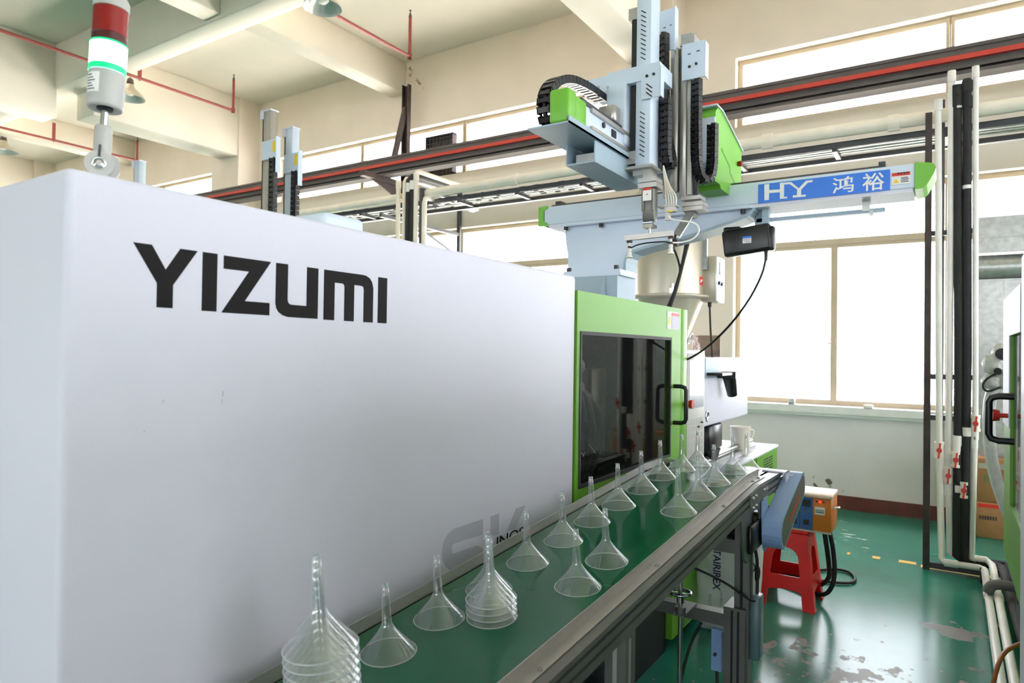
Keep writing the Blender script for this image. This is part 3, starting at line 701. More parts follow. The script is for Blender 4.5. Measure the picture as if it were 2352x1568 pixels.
part('screw_nut', MB().cyl((2.40, 0.81, 0.56), (2.40, 0.81, 0.585), 0.02, None, 8).box(2.38, 2.53, 0.79, 0.83, 0.555, 0.562), 'profile_grey', conv)
part('junction_box', MB().box(2.53, 2.60, 0.565, 0.598, 0.40, 0.625, 0.004, 1), 'teal_grey', conv, 'teal junction box')
part('side_bracket', MB().box(2.46, 2.478, 0.679, 0.715, 0.36, 0.508), 'cover_blue', conv, 'pale blue bracket')
part('bracket_bolt', MB().cyl((2.46, 0.70, 0.42), (2.452, 0.70, 0.42), 0.006, None, 8), 'black_plastic', conv)

def cable(label, pts, r, loc=None, material='black_rubber', name='cable', group=None, n=8, sm=2, cat='cable'):
    return single(name, MB().tube(pts, r, n, sm), material, label, cat, pts[0], group)
cable('thin black cord stretched from under the conveyor rail to the teal junction box', [(2.3, 0.95, 0.80), (2.36, 0.86, 0.765), (2.45, 0.69, 0.70), (2.50, 0.585, 0.62), (2.545, 0.58, 0.612)], 0.0045)
cable('black cord hanging from the cross bar down to the dark floor', [(2.49, 0.76, 0.51), (2.47, 0.80, 0.42), (2.44, 0.83, 0.25), (2.42, 0.835, 0.012)], 0.005)
cable('black motor cord looped beside the upper conveyor leg', [(2.56, 0.59, 0.80), (2.585, 0.585, 0.74), (2.60, 0.592, 0.70), (2.585, 0.588, 0.66), (2.61, 0.585, 0.69), (2.605, 0.588, 0.72), (2.585, 0.585, 0.68), (2.58, 0.585, 0.60)], 0.006)
cable('pale thin wire drooping from the near conveyor leg to the floor', [(1.462, 0.62, 0.71), (1.60, 0.605, 0.60), (1.80, 0.60, 0.42), (2.0, 0.59, 0.004)], 0.002, material='pvc_cream')
cable('short black cord hanging below the pale blue bracket beside the lower leg', [(2.465, 0.695, 0.36), (2.46, 0.69, 0.25), (2.465, 0.688, 0.008)], 0.006)

# ================================================================ funnels
FR, FH, PITCHF = 0.0575, 0.143, 0.0143
fp = [(FR, 0.0), (FR-0.0012, 0.0016), (0.0480, 0.0118), (0.0385, 0.0222), (0.0295, 0.0325), (0.0215, 0.0425), (0.0150, 0.0515), (0.0112, 0.0590), (0.0100, 0.0640), (0.0088, 0.090), (0.0076, 0.118), (0.0074, 0.127), (0.0066, 0.1275), (0.0060, FH)]
fm = MB().lathe(fp, (0, 0, 0), 40)
funnel_mesh = fm.mesh('funnel_body', 'clear_plastic')
rim_mesh = MB().torus((0, 0, 0.0007), (0, 0, 1), FR-0.0006, 0.0009, 44, 6).mesh('rim', 'clear_rim')
tip_mesh = MB().lathe([(0.0078, 0.1262), (0.0079, 0.1278), (0.0070, 0.1282), (0.0064, FH-0.001), (0.0066, FH), (0.0050, FH+0.0003)], (0, 0, 0), 20).mesh('spout_tip', 'clear_tip')
ROTI = Matrix((CT, CS, CN)).transposed().to_quaternion()
ROTF = Matrix((CT2, CS, Vector((0, 0, 1)))).transposed().to_quaternion()
def funnel(s, l, n, label, group, tilt=(0, 0)):
    o = bpy.data.objects.new('funnel', funnel_mesh); COL.objects.link(o)
    o.rotation_mode = 'QUATERNION'
    q = (ROTI if s <= BEND else ROTF).copy()
    if tilt != (0, 0):
        from mathutils import Euler
        q = q @ Euler((tilt[0], tilt[1], 0)).to_quaternion()
    o.rotation_quaternion = q
    o.location = cv(s, l, n+0.0003)
    tag(o, label, 'funnel', group)
    r = bpy.data.objects.new('rim', rim_mesh); COL.objects.link(r); r.parent = o
    t = bpy.data.objects.new('spout_tip', tip_mesh); COL.objects.link(t); t.parent = o
    return o
ORD = ['first', 'second', 'third', 'fourth', 'fifth', 'sixth', 'seventh', 'eighth', 'ninth', 'tenth', 'eleventh', 'twelfth', 'thirteenth']
G1, G2 = 'clear funnels standing singly on the belt', 'clear funnels nested in stacks on the belt'
rowL = [(-0.508, 0.006, 'clear funnel standing right beside the tall blurred stack'), (-0.3436, 0.0115, 'lone clear funnel immediately left of the short stack of four'), (-0.1655, 0.0049, 'clear funnel half hidden right behind the short stack of four'),
        (0.0177, 0.0111, 'clear funnel standing in front of the grey letters on the machine'), (0.2062, 0.0104, 'clear funnel behind the nearest right row one, against the white cover'), (0.3938, 0.0153, 'left row clear funnel before the lower left corner of the green door'),
        (0.5813, 0.0136, 'left row clear funnel below the middle of the dark pane'), (0.7805, 0.0167, 'left row clear funnel below the right half of the dark pane'), (0.9769, 0.0245, 'left row clear funnel, last before the belt turns level'),
        (1.159, 0.0112, 'clear funnel on the level belt end before the green door post'), (1.307, -0.0044, 'clear funnel on the level belt end before the operator panel')]
for s, l, d in rowL: funnel(s, l, 0, d, G1)
rowR = [(-0.0469, -0.1774, 'nearest clear funnel of the right row, alone by the near rail'), (0.1307, -0.1663, 'second clear funnel of the right row, before the empty belt stretch'),
        (0.6051, -0.1873, 'third clear funnel of the right row, after the empty belt stretch'), (0.8008, -0.1855, 'fourth clear funnel of the right row, by the rail'),
        (0.9878, -0.1799, 'fifth clear funnel of the right row, at the rail bend'), (1.224, -0.1769, 'sixth clear funnel of the right row, left of the white jug'), (1.365, -0.1907, 'last clear funnel of the right row, before the white jug')]
for s, l, d in rowR: funnel(s, l, 0, d, G1)
for k in range(4):
    funnel(-0.2775, -0.0865, k*PITCHF, 'clear funnel in the short stack of four, %s' % ('topmost' if k == 3 else 'bottom one on the belt' if k == 0 else '%s from the bottom' % ORD[k]), G2, (0.006*(k % 2), -0.008*(k % 3)))
for k in range(14):
    j = 13-k
    funnel(-0.795, -0.148, k*PITCHF, 'clear funnel in the tall blurred stack, %s' % ('topmost' if j == 0 else 'bottom one on the belt' if k == 0 else '%s from the top' % ORD[j]), G2, (0.003*((k*5) % 3-1), 0.003*((k*7) % 4-1.5)))
#==PART3==
# ================================================================ take-out robot
XB = 3.30
rb = thing('take_out_robot', 'pale blue traverse robot with green end caps standing on the moulding machine', 'robot', (3.36, 1.6, 1.90))
bm_ = part('traverse_beam', MB().box(XB, 3.50, 0.122, 1.93, 2.212, 2.316, 0.006, 2), 'robot_blue', rb, 'pale blue horizontal beam')
part('beam_rail', MB().box(3.33, 3.47, 0.30, 1.90, 2.316, 2.330).box(3.36, 3.44, 0.26, 1.86, 2.330, 2.338), 'crane_steel', rb)
part('stop_block', MB().box(3.34, 3.42, 0.235, 0.262, 2.316, 2.350).box(3.35, 3.40, 0.262, 0.33, 2.316, 2.326), 'dark_angle', rb)
part('stop_block', MB().box(3.33, 3.42, 1.84, 1.875, 2.330, 2.348), 'rust_steel', rb)
part('end_cap', MB().prism([(1.93, 2.208), (1.93, 2.320), (1.965, 2.318), (1.965, 2.210)], 'x', XB-0.004, 3.504).prism([(1.93, 2.208), (1.90, 2.208), (1.905, 2.222), (1.93, 2.235)], 'x', XB-0.004, XB).prism([(1.93, 2.320), (1.90, 2.320), (1.905, 2.306), (1.93, 2.295)], 'x', XB-0.004, XB), 'cap_green', rb, 'green end cap')
part('end_cap', MB().prism([(0.123, 2.204), (0.123, 2.320), (0.068, 2.310), (0.054, 2.303), (0.048, 2.286), (0.053, 2.268), (0.080, 2.218), (0.094, 2.206)], 'x', XB-0.004, 3.504), 'cap_green', rb, 'tapered green end cap')
part('beam_underplate', MB().box(XB+0.005, 3.50, 0.13, 1.90, 2.196, 2.212), 'machine_white', rb)
sg = part('maker_sign', MB().box(XB-0.0015, XB, 0.2145, 0.760, 2.212, 2.302), 'sign_blue', rb, 'blue sign with white lettering')
part('letter', MB().prism([(0.732,2.299),(0.710,2.299),(0.710,2.270),(0.662,2.268),(0.663,2.298),(0.613,2.296),(0.581,2.263),(0.550,2.294),(0.521,2.294),(0.523,2.285),(0.542,2.284),(0.570,2.256),(0.570,2.231),(0.550,2.231),(0.550,2.222),(0.606,2.223),(0.606,2.233),(0.588,2.232),(0.587,2.258),(0.620,2.287),(0.644,2.288),(0.644,2.230),(0.630,2.230),(0.630,2.223),(0.662,2.223),(0.662,2.254),(0.710,2.256),(0.711,2.224),(0.731,2.224)], 'x', XB-0.0026, XB-0.0014), 'sign_white', sg)
text_part('letter', '\u9e3f', (XB-0.002, 0.440, 2.222), (0, -1, 0), (0, 0, 1), 0.071, 'sign_white', sg, bold=0.010, width=0.086)
text_part('letter', '\u88d5', (XB-0.002, 0.321, 2.218), (0, -1, 0), (0, 0, 1), 0.077, 'sign_white', sg, bold=0.010, width=0.085)
ws = part('warning_sticker', MB().box(XB-0.005, XB, 0.140, 0.208, 2.232, 2.282), 'sign_white', rb)
part('sticker_band', MB().box(XB-0.0065, XB-0.005, 0.140, 0.208, 2.268, 2.2825), 'sign_red', ws)
part('warning_triangle', MB().prism([(0.182, 2.238), (0.202, 2.238), (0.192, 2.257)], 'x', XB-0.0065, XB-0.005), 'sign_yellow', ws)
bars = MB()
for k in range(4): bars.box(XB-0.0065, XB-0.005, 0.144+0.004*(k % 2), 0.174, 2.240+k*0.006, 2.2425+k*0.006)
for k in range(4): bars.box(XB-0.0072, XB-0.006, 0.147+k*0.011, 0.154+k*0.011, 2.274, 2.281)
part('label_print', bars, 'ink', ws)
# column web with curved lower edge
web = [(1.820, 2.212), (1.812, 2.12), (1.798, 2.04), (1.795, 1.932), (1.440, 1.932), (1.448, 1.985), (1.462, 2.015), (1.49, 2.03)]
lower = [(1.440, 1.932), (1.440, 1.975), (1.430, 2.005), (1.400, 2.030), (1.330, 2.047), (1.070, 2.093), (0.870, 2.143), (0.818, 2.160), (0.788, 2.182), (0.775, 2.212)]
part('column_web', MB().prism([(1.820, 2.212), (1.812, 2.12), (1.798, 2.04), (1.795, 1.932)]+lower, 'x', 3.345, 3.46), 'robot_blue', rb, 'pale blue bracket column')
fl_ = MB()
for (a, b), (c, d) in zip(lower, lower[1:]): fl_.bar((3.385, a, b), (3.385, c, d), 0.15, 0.014, (0, 0.3, 1) if abs(c-a) > 1e-4 else (0, 1, 0))
part('column_flange', fl_, 'robot_grey_blue', rb)
part('column_flange', MB().box(3.30, 3.47, 0.80, 1.83, 2.198, 2.212), 'robot_blue', rb)
part('foot_flange', MB().box(3.235, 3.43, 1.432, 1.765, 1.915, 1.933).box(3.225, 3.44, 1.424, 1.772, 1.900, 1.915), 'robot_blue', rb)
for y, z in ((1.80, 2.198), (1.585, 2.198), (1.085, 2.198), (0.835, 2.198)): part('bolt', MB().cyl((3.322, y, z), (3.322, y, z-0.022), 0.012, None, 12), 'black_plastic', rb)
for y in (1.745, 1.465): part('bolt', MB().cyl((3.262, y, 1.933), (3.262, y, 1.956), 0.013, None, 12), 'black_plastic', rb)
part('cable_tube', MB().box(3.40, 3.43, 0.24, 0.80, 2.142, 2.160), 'robot_grey_blue', rb)
part('tube_hanger', MB().box(3.395, 3.435, 0.30, 0.33, 2.150, 2.21).box(3.385, 3.40, 0.285, 0.30, 2.125, 2.15), 'galvanised', rb)
part('tube_hanger', MB().box(3.40, 3.43, 0.74, 0.80, 2.09, 2.21, 0.01, 2), 'robot_grey_blue', rb)
part('cover_dome', MB().prism([(0.78, 2.33), (0.52, 2.33), (0.56, 2.345), (0.66, 2.356), (0.74, 2.350)], 'x', 3.52, 3.60), 'crane_steel', rb)

# cross arm reaching towards the near side, carriage and drive boxes
part('cross_arm', MB().box(2.245, 3.42, 1.180, 1.248, 2.362, 2.452, 0.004, 1), 'robot_blue', rb, 'pale blue cross arm')
part('cross_arm_tray', MB().box(2.165, 2.86, 1.165, 1.345, 2.337, 2.343).box(2.165, 2.86, 1.165, 1.170, 2.337, 2.362), 'robot_grey_blue', rb)
part('end_cap', MB().box(2.168, 2.238, 1.172, 1.254, 2.345, 2.472, 0.012, 3).box(2.20, 2.33, 1.177, 1.250, 2.355, 2.464, 0.010, 2), 'cap_green', rb, 'green cross arm cap')
part('linear_rail', MB().box(2.36, 3.35, 1.168, 1.178, 2.436, 2.450), 'aluminium', rb)
part('linear_rail', MB().box(2.36, 3.35, 1.168, 1.178, 2.366, 2.380), 'aluminium', rb)
part('arm_hole', MB().cyl((2.48, 1.179, 2.418), (2.48, 1.174, 2.418), 0.012, None, 16).mark().box(2.56, 2.60, 1.175, 1.179, 2.395, 2.425), 'black_plastic', rb)
part('belt_guard', MB().box(2.30, 3.30, 1.185, 1.27, 2.455, 2.475), 'dark_angle', rb)
part('motor_box', MB().box(2.40, 2.90, 1.175, 1.180, 2.255, 2.335).box(2.40, 2.90, 1.30, 1.305, 2.255, 2.335).box(2.40, 2.90, 1.175, 1.305, 2.250, 2.256), 'robot_grey_blue', rb)
part('motor', MB().box(2.44, 2.52, 1.20, 1.28, 2.262, 2.30).cyl((2.52, 1.24, 2.285), (2.70, 1.24, 2.285), 0.024, None, 14), 'galvanised', rb)
part('drive_motor', MB().box(2.60, 2.66, 1.185, 1.26, 2.475, 2.545, 0.004, 1).cyl((2.66, 1.225, 2.51), (2.78, 1.225, 2.51), 0.028, None, 18).cyl((2.60, 1.21, 2.50), (2.594, 1.21, 2.50), 0.012, None, 12), 'aluminium', rb)
# slide with sheet metal covers
part('chain_mount', MB().box(2.69, 2.80, 1.357, 1.380, 2.64, 2.71), 'black_plastic', rb)
sl = part('slide_cover', MB().box(2.690, 2.84, 1.022, 1.262, 2.656, 2.722).box(2.693, 2.84, 1.263, 1.356, 2.645, 2.712), 'robot_blue', rb, 'pale blue cover plate')
part('slide_cover', MB().box(2.682, 2.688, 1.018, 1.100, 2.572, 2.715).box(2.682, 2.72, 1.014, 1.019, 2.575, 2.70), 'robot_blue', rb)
part('gearbox_cover', MB().box(2.68, 2.80, 1.17, 1.262, 2.395, 2.665, 0.010, 2), 'robot_blue', rb, 'pale blue motor cover')
cvs = MB()
for y, z in ((1.255, 2.655), (1.255, 2.405), (1.30, 2.665)): cvs.mark().cyl((2.680, y, z), (2.676, y, z), 0.006, None, 10)
part('cover_screw', cvs, 'grey_plastic', rb)
part('back_plate', MB().box(2.80, 2.86, 1.05, 1.29, 2.29, 2.72), 'dark_angle', rb)
# main vertical arm
va = part('vertical_arm', MB().box(2.70, 2.80, 1.066, 1.132, 2.296, 3.16, 0.003, 1), 'robot_blue', rb, 'pale blue vertical arm')
part('arm_belt', MB().box(2.72, 2.74, 1.140, 1.162, 2.37, 2.94), 'black_plastic', va)
part('arm_strip', MB().box(2.722, 2.742, 1.132, 1.140, 2.30, 2.98), 'aluminium', va)
part('belt_clamp', MB().box(2.712, 2.75, 1.135, 1.175, 2.94, 2.99).mark().box(2.71, 2.75, 1.128, 1.182, 2.312, 2.368), 'aluminium', va)
for z0, n_ in ((2.33, 10), (2.745, 11)):
    vs = MB()
    for k in range(n_): vs.bar((2.6995, 1.112, z0+0.018+k*0.020), (2.6995, 1.090, z0+k*0.020+0.002), 0.004, 0.0012, (1, 0, 0))
    part('vent_slots', vs, 'ink', va)
vs = MB()
for k in range(3): vs.bar((2.6815, 1.078, 2.635-k*0.018), (2.6815, 1.052, 2.612-k*0.018), 0.005, 0.0012, (1, 0, 0))
for y in (1.075, 1.045): vs.cyl((2.682, y, 2.668+0.004*(1.06-y)/0.03), (2.677, y, 2.668), 0.006, None, 10)
part('vent_slots', vs, 'ink', sl)
part('caution_strip', MB().box(2.705, 2.745, 1.060, 1.066, 2.62, 2.68), 'sign_yellow', va)
part('arm_foot', MB().box(2.69, 2.83, 1.052, 1.182, 2.285, 2.296).box(2.72, 2.80, 1.07, 1.15, 2.262, 2.285), 'aluminium', va)
part('wrist_block', MB().box(2.69, 2.77, 1.035, 1.115, 2.222, 2.240).box(2.69, 2.77, 1.032, 1.114, 2.198, 2.218).box(2.71, 2.75, 1.06, 1.10, 2.218, 2.262), 'aluminium', va)
gc = part('gripper_cylinder', MB().box(2.70, 2.748, 1.046, 1.098, 2.060, 2.198, 0.004, 1).cyl((2.70, 1.05, 2.10), (2.70, 1.05, 2.19), 0.006).cyl((2.70, 1.094, 2.10), (2.70, 1.094, 2.19), 0.006), 'profile_grey', va, 'grey pneumatic cylinder')
part('cylinder_label', MB().box(2.6925, 2.694, 1.054, 1.092, 2.142, 2.196), 'sign_white', gc)
part('label_print', MB().box(2.6915, 2.693, 1.054, 1.092, 2.186, 2.196).box(2.6915, 2.693, 1.070, 1.076, 2.166, 2.171), 'sign_red', gc)
part('gripper_clevis', MB().box(2.70, 2.75, 1.050, 1.096, 2.030, 2.044).cyl((2.71, 1.052, 2.052), (2.71, 1.094, 2.052), 0.009).cyl((2.724, 1.073, 2.00), (2.724, 1.073, 2.03), 0.006), 'chrome', va)
part('suction_bar', MB().bar((2.724, 1.182, 1.995), (2.724, 0.968, 2.000), 0.022, 0.022), 'aluminium', va)
for y, z in ((1.163, 1.984), (0.978, 1.988)):
    sc2 = part('suction_cup', MB().cyl((2.724, y, z), (2.724, y, z-0.040), 0.005, None, 10).lathe([(0.009, 0.0), (0.010, -0.012), (0.006, -0.014), (0.011, -0.020), (0.0075, -0.026), (0.014, -0.036), (0.015, -0.040)], (2.724, y, z-0.034), 20), 'jug_white', va, 'translucent suction cup')
    part('cup_fitting', MB().box(2.716, 2.732, y-0.010, y+0.010, z-0.010, z).cyl((2.724, y, z-0.034), (2.724, y, z-0.024), 0.008, None, 8), 'rust_steel', sc2)
part('air_tube', MB().tube([(2.722, 1.155, 1.952), (2.71, 1.12, 1.962), (2.70, 1.06, 1.965), (2.71, 1.0, 1.966), (2.72, 0.985, 1.962)], 0.0032, 8, 2), 'black_rubber', va)
part('air_tube', MB().tube([(2.76, 1.004, 2.083), (2.76, 0.99, 2.064), (2.76, 0.94, 2.055), (2.76, 0.885, 2.042), (2.76, 0.865, 2.010), (2.76, 0.890, 1.975), (2.75, 0.94, 1.962), (2.73, 0.975, 1.962)], 0.0035, 8, 2), 'sign_white', va)
for k in range(5):
    part('air_tube', MB().tube([(2.78, 1.035, 2.29+0.004*k), (2.79, 1.030-0.004*k, 2.22), (2.775, 1.02-0.012*k, 2.165), (2.77, 1.016-0.010*k, 2.12)], 0.0035, 8, 2), 'pvc_cream', va)
part('valve_bank', MB().box(2.755, 2.80, 0.968, 1.050, 2.122, 2.128).box(2.76, 2.79, 0.975, 1.022, 2.100, 2.122).box(2.765, 2.785, 1.0, 1.02, 2.066, 2.10), 'aluminium', va)
part('valve_tag', MB().box(2.756, 2.76, 0.984, 1.008, 2.098, 2.104), 'sign_yellow', va)
# second slim arm
va2 = part('vertical_arm', MB().box(2.90, 2.94, 1.016, 1.052, 2.215, 2.86, 0.002, 1).box(2.91, 2.935, 1.072, 1.086, 2.2, 2.40), 'aluminium', rb, 'bare aluminium arm profile')
va3 = part('vertical_arm', MB().box(2.90, 2.935, 0.978, 1.006, 2.185, 2.86, 0.002, 1).box(2.91, 2.945, 0.955, 0.974, 2.20, 2.84), 'aluminium', rb, 'slim aluminium arm profile')
part('arm_strip', MB().box(2.915, 2.935, 1.007, 1.014, 2.22, 2.86).box(2.93, 2.95, 0.935, 0.953, 2.19, 2.83), 'black_plastic', va3)
part('arm_head', MB().box(2.90, 2.96, 0.952, 1.010, 2.862, 2.875).box(2.90, 2.905, 0.955, 1.005, 2.875, 2.912).box(2.90, 2.97, 0.945, 0.955, 2.85, 2.905), 'galvanised', va3)
pl3 = part('chain_plate', MB().box(2.885, 2.89, 0.895, 0.994, 2.700, 2.860).box(2.885, 2.93, 0.890, 0.895, 2.70, 2.856), 'robot_blue', va3)
part('plate_slot', MB().box(2.8835, 2.885, 0.955, 0.968, 2.810, 2.814).mark().box(2.8835, 2.885, 0.915, 0.930, 2.815, 2.819).mark().cyl((2.885, 0.96, 2.755), (2.879, 0.96, 2.755), 0.006, None, 8).mark().cyl((2.885, 0.93, 2.762), (2.879, 0.93, 2.762), 0.006, None, 8), 'ink', pl3)
pl4 = part('chain_plate', MB().box(2.885, 2.89, 1.034, 1.126, 2.85, 3.035).box(2.885, 2.93, 1.028, 1.034, 2.846, 3.045), 'robot_blue', va2)
part('plate_slot', MB().box(2.8835, 2.885, 1.07, 1.082, 2.955, 2.958).mark().box(2.8835, 2.885, 1.042, 1.052, 2.96, 2.963).mark().cyl((2.885, 1.115, 2.99), (2.88, 1.115, 2.99), 0.006, None, 8).mark().cyl((2.885, 1.115, 2.88), (2.88, 1.115, 2.88), 0.006, None, 8), 'ink', pl4)
part('arm_foot', MB().box(2.88, 2.96, 0.905, 0.992, 2.170, 2.186).box(2.88, 2.96, 0.895, 0.985, 2.142, 2.160).box(2.88, 2.96, 0.895, 0.985, 2.122, 2.140), 'aluminium', va3)
part('swing_arm', MB().bar((2.92, 0.955, 2.125), (2.90, 1.015, 2.02), 0.045, 0.032).cyl((2.90, 0.95, 2.112), (2.96, 0.95, 2.112), 0.012), 'profile_grey', va3)
part('swing_grip', MB().box(2.885, 2.93, 0.995, 1.035, 2.03, 2.038).cyl((2.90, 1.022, 2.025), (2.90, 1.030, 1.955), 0.007, 0.005, 10).box(2.89, 2.92, 1.01, 1.03, 1.975, 2.005), 'rust_steel', va3)
# carriage with green control box
gb = part('control_box', MB().prism([(3.06, 2.285), (3.06, 2.60), (3.10, 2.632), (3.16, 2.632), (3.52, 2.540), (3.52, 2.285), (3.40, 2.285), (3.38, 2.268), (3.16, 2.268), (3.14, 2.285)], 'y', 0.895, 1.00), 'cap_green', rb, 'green carriage control box')
part('box_trim', MB().box(3.048, 3.06, 0.895, 1.0, 2.29, 2.575).prism([(3.06, 2.637), (3.16, 2.637), (3.53, 2.542), (3.53, 2.534), (3.16, 2.629), (3.06, 2.629)], 'y', 0.888, 1.00), 'robot_blue', gb)
part('box_arrow', MB().prism([(3.16, 2.46), (3.32, 2.41), (3.315, 2.385), (3.48, 2.33), (3.48, 2.322), (3.305, 2.374), (3.31, 2.398), (3.16, 2.45)], 'y', 0.8935, 0.895), 'machine_green', gb)
part('emergency_button', MB().cyl((3.45, 0.895, 2.455), (3.45, 0.875, 2.455), 0.012, 0.015, 16), 'tower_red', gb, 'red push button')
part('carriage_plate', MB().box(3.02, 3.48, 0.90, 1.16, 2.338, 2.362).box(3.30, 3.46, 0.92, 1.14, 2.30, 2.345), 'robot_grey_blue', rb)
# energy chains made of links
link_m = {}
def chain(pts, w, h, pitch, wide_axis, parent, thick_rgb='black_plastic'):
    P = [Vector(p) for p in pts]
    for _ in range(3):
        q = [P[0]]
        for a, b in zip(P, P[1:]): q += [a*0.75+b*0.25, a*0.25+b*0.75]
        q.append(P[-1]); P = q
    d = [0]
    for a, b in zip(P, P[1:]): d.append(d[-1]+(b-a).length)
    key = (w, h, pitch)
    root = part('energy_chain', MB().tube(P, h*0.30, 8), 'black_rubber', parent, 'black plastic energy chain')
    if key not in link_m:
        m = MB().box(-pitch*0.46, pitch*0.46, -w/2, -w/2+w*0.12, -h/2, h/2).box(-pitch*0.46, pitch*0.46, w/2-w*0.12, w/2, -h/2, h/2).box(-pitch*0.30, pitch*0.30, -w/2, w/2, h*0.36, h/2).box(-pitch*0.30, pitch*0.30, -w/2, w/2, -h/2, -h*0.36)
        link_m[key] = m.mesh('chain_link', thick_rgb)
    A = Vector(wide_axis).normalized(); rp = wpos(root)
    s = pitch/2
    while s < d[-1]:
        i = max(k for k in range(len(d)) if d[k] <= s); i = min(i, len(P)-2)
        t = (P[i+1]-P[i]).normalized(); p = P[i]+t*(s-d[i])
        o = bpy.data.objects.new('chain_link', link_m[key]); COL.objects.link(o); o.parent = root
        z = t.cross(A).normalized(); y = z.cross(t).normalized()
        o.rotation_mode = 'QUATERNION'; o.rotation_quaternion = Matrix((t, y, z)).transposed().to_quaternion(); o.location = p-rp
        s += pitch
# chain hanging beside the main arm: down, round and up to the chain plate
chain([(2.80, 1.035, 2.60), (2.80, 1.035, 2.44), (2.80, 1.035, 2.36), (2.815, 1.030, 2.315), (2.845, 1.025, 2.315), (2.865, 1.035, 2.36), (2.87, 1.062, 2.46), (2.87, 1.075, 2.70), (2.87, 1.078, 2.93)], 0.048, 0.030, 0.028, (0.3, 1, 0), rb)
# chain of the slim arm
chain([(2.90, 0.932, 2.70), (2.90, 0.932, 2.45), (2.905, 0.930, 2.32), (2.93, 0.915, 2.262), (2.96, 0.893, 2.262), (2.975, 0.882, 2.32), (2.975, 0.882, 2.47), (2.975, 0.882, 2.52)], 0.042, 0.028, 0.026, (0.3, 1, 0), rb)
# chain arching over the near end of the cross arm
chain([(2.72, 1.305, 2.625), (2.60, 1.305, 2.625), (2.50, 1.305, 2.617), (2.42, 1.305, 2.605), (2.34, 1.305, 2.580), (2.28, 1.305, 2.545), (2.24, 1.305, 2.50), (2.222, 1.305, 2.45), (2.228, 1.305, 2.41), (2.25, 1.305, 2.375), (2.30, 1.305, 2.357), (2.45, 1.305, 2.355), (2.60, 1.305, 2.355)], 0.056, 0.032, 0.032, (0, 1, 0), rb)
part('loop_cable', MB().tube([(2.86, 1.14, 2.92), (2.86, 1.11, 2.945), (2.865, 1.09, 2.925), (2.868, 1.085, 2.90)], 0.008, 8, 2), 'galvanised', rb)

# cables behind the column
for k, (lab, pts) in enumerate((('thick black robot cable slanting down behind the blue column to the green cover', [(3.52, 1.165, 2.10), (3.50, 1.185, 2.0), (3.49, 1.215, 1.86), (3.47, 1.25, 1.735)]),
                 ('thin black robot cable joining the thick one below the blue column', [(3.52, 1.25, 2.07), (3.50, 1.215, 2.0), (3.50, 1.20, 1.93), (3.49, 1.225, 1.84), (3.47, 1.265, 1.735)]),
                 ('second black robot cable tied alongside the thick one', [(3.53, 1.185, 2.09), (3.51, 1.19, 2.02), (3.50, 1.212, 1.90), (3.47, 1.258, 1.735)]))):
    cable(lab, pts, 0.010 if k == 0 else 0.006)

# teach pendant
pd = thing('teach_pendant', 'black teach pendant hanging under the robot beam in front of the bright window', 'controller', (3.30, 0.80, 1.96))
bm = bmesh.new(); bmesh.ops.create_cube(bm, size=1)
for v in bm.verts: v.co = Vector((v.co.x*0.06, v.co.y*0.225, v.co.z*0.13))
bmesh.ops.bevel(bm, geom=list(bm.edges), offset=0.018, segments=3, affect='EDGES', profile=0.5)
rot = Matrix.Rotation(math.radians(-6), 4, 'X')
for v in bm.verts:
    v.co = (rot @ v.co)+Vector((3.30, 0.808, 2.040)); 
mbp = MB().bm(bm, True)
mbp.box(3.275, 3.325, 0.682, 0.712, 1.985, 2.10, 0.012, 2).box(3.29, 3.32, 0.84, 0.92, 2.085, 2.112, 0.008, 2)
part('pendant_body', mbp, 'black_plastic', pd)
part('pendant_label', MB().box(3.2685, 3.2702, 0.782, 0.822, 2.024, 2.056), 'sign_white', pd)
part('label_print', MB().box(3.2675, 3.269, 0.782, 0.822, 2.046, 2.056), 'sign_blue', pd)
part('label_print', MB().box(3.2675, 3.269, 0.785, 0.818, 2.038, 2.041).box(3.2675, 3.269, 0.785, 0.815, 2.032, 2.034).box(3.2675, 3.269, 0.785, 0.812, 2.027, 2.029), 'grey_print', pd)
part('pendant_hook', MB().box(3.36, 3.40, 0.725, 0.755, 2.09, 2.196).box(3.31, 3.40, 0.725, 0.755, 2.085, 2.097), 'robot_grey_blue', pd)
part('cord', MB().tube([(3.30, 0.722, 1.985), (3.30, 0.722, 1.945), (3.30, 0.740, 1.87), (3.32, 0.80, 1.76), (3.36, 0.90, 1.64), (3.42, 1.02, 1.54), (3.46, 1.10, 1.492), (3.49, 1.17, 1.46)], 0.0055, 8, 2).cyl((3.30, 0.722, 1.99), (3.30, 0.722, 1.94), 0.009, 0.007, 10), 'black_rubber', pd)

# ================================================================ hopper dryer
hx, hy = 4.49, 1.62
hd = thing('hopper_dryer', 'tall cream hopper drum with a cone bottom behind the robot column', 'hopper', (hx, hy, 1.28))
part('drum', MB().lathe([(0.235, 1.885), (0.235, 2.60), (0.20, 2.66), (0.0, 2.68)], (hx, hy, 0), 48), 'hopper_cream', hd)
part('drum_flange', MB().lathe([(0.235, 1.895), (0.262, 1.892), (0.274, 1.886), (0.274, 1.876), (0.262, 1.868), (0.23, 1.866)], (hx, hy, 0), 48), 'hopper_cream', hd)
part('cone', MB().lathe([(0.232, 1.868), (0.070, 1.45), (0.070, 1.28)], (hx, hy, 0), 48), 'hopper_cream', hd)
def around(a, r): return (hx+r*math.cos(a), hy+r*math.sin(a))
a = -2.02-0.0
va_ = math.atan2(-hy, -hx)
cx, cy_ = around(va_+0.10, 0.238)
part('toggle_latch', MB().box(cx-0.012, cx+0.008, cy_-0.018, cy_+0.018, 1.868, 1.925).cyl((cx-0.01, cy_, 1.865), (cx-0.01, cy_, 1.955), 0.008), 'chrome', hd)
lx, ly = around(va_+1.02, 0.236)
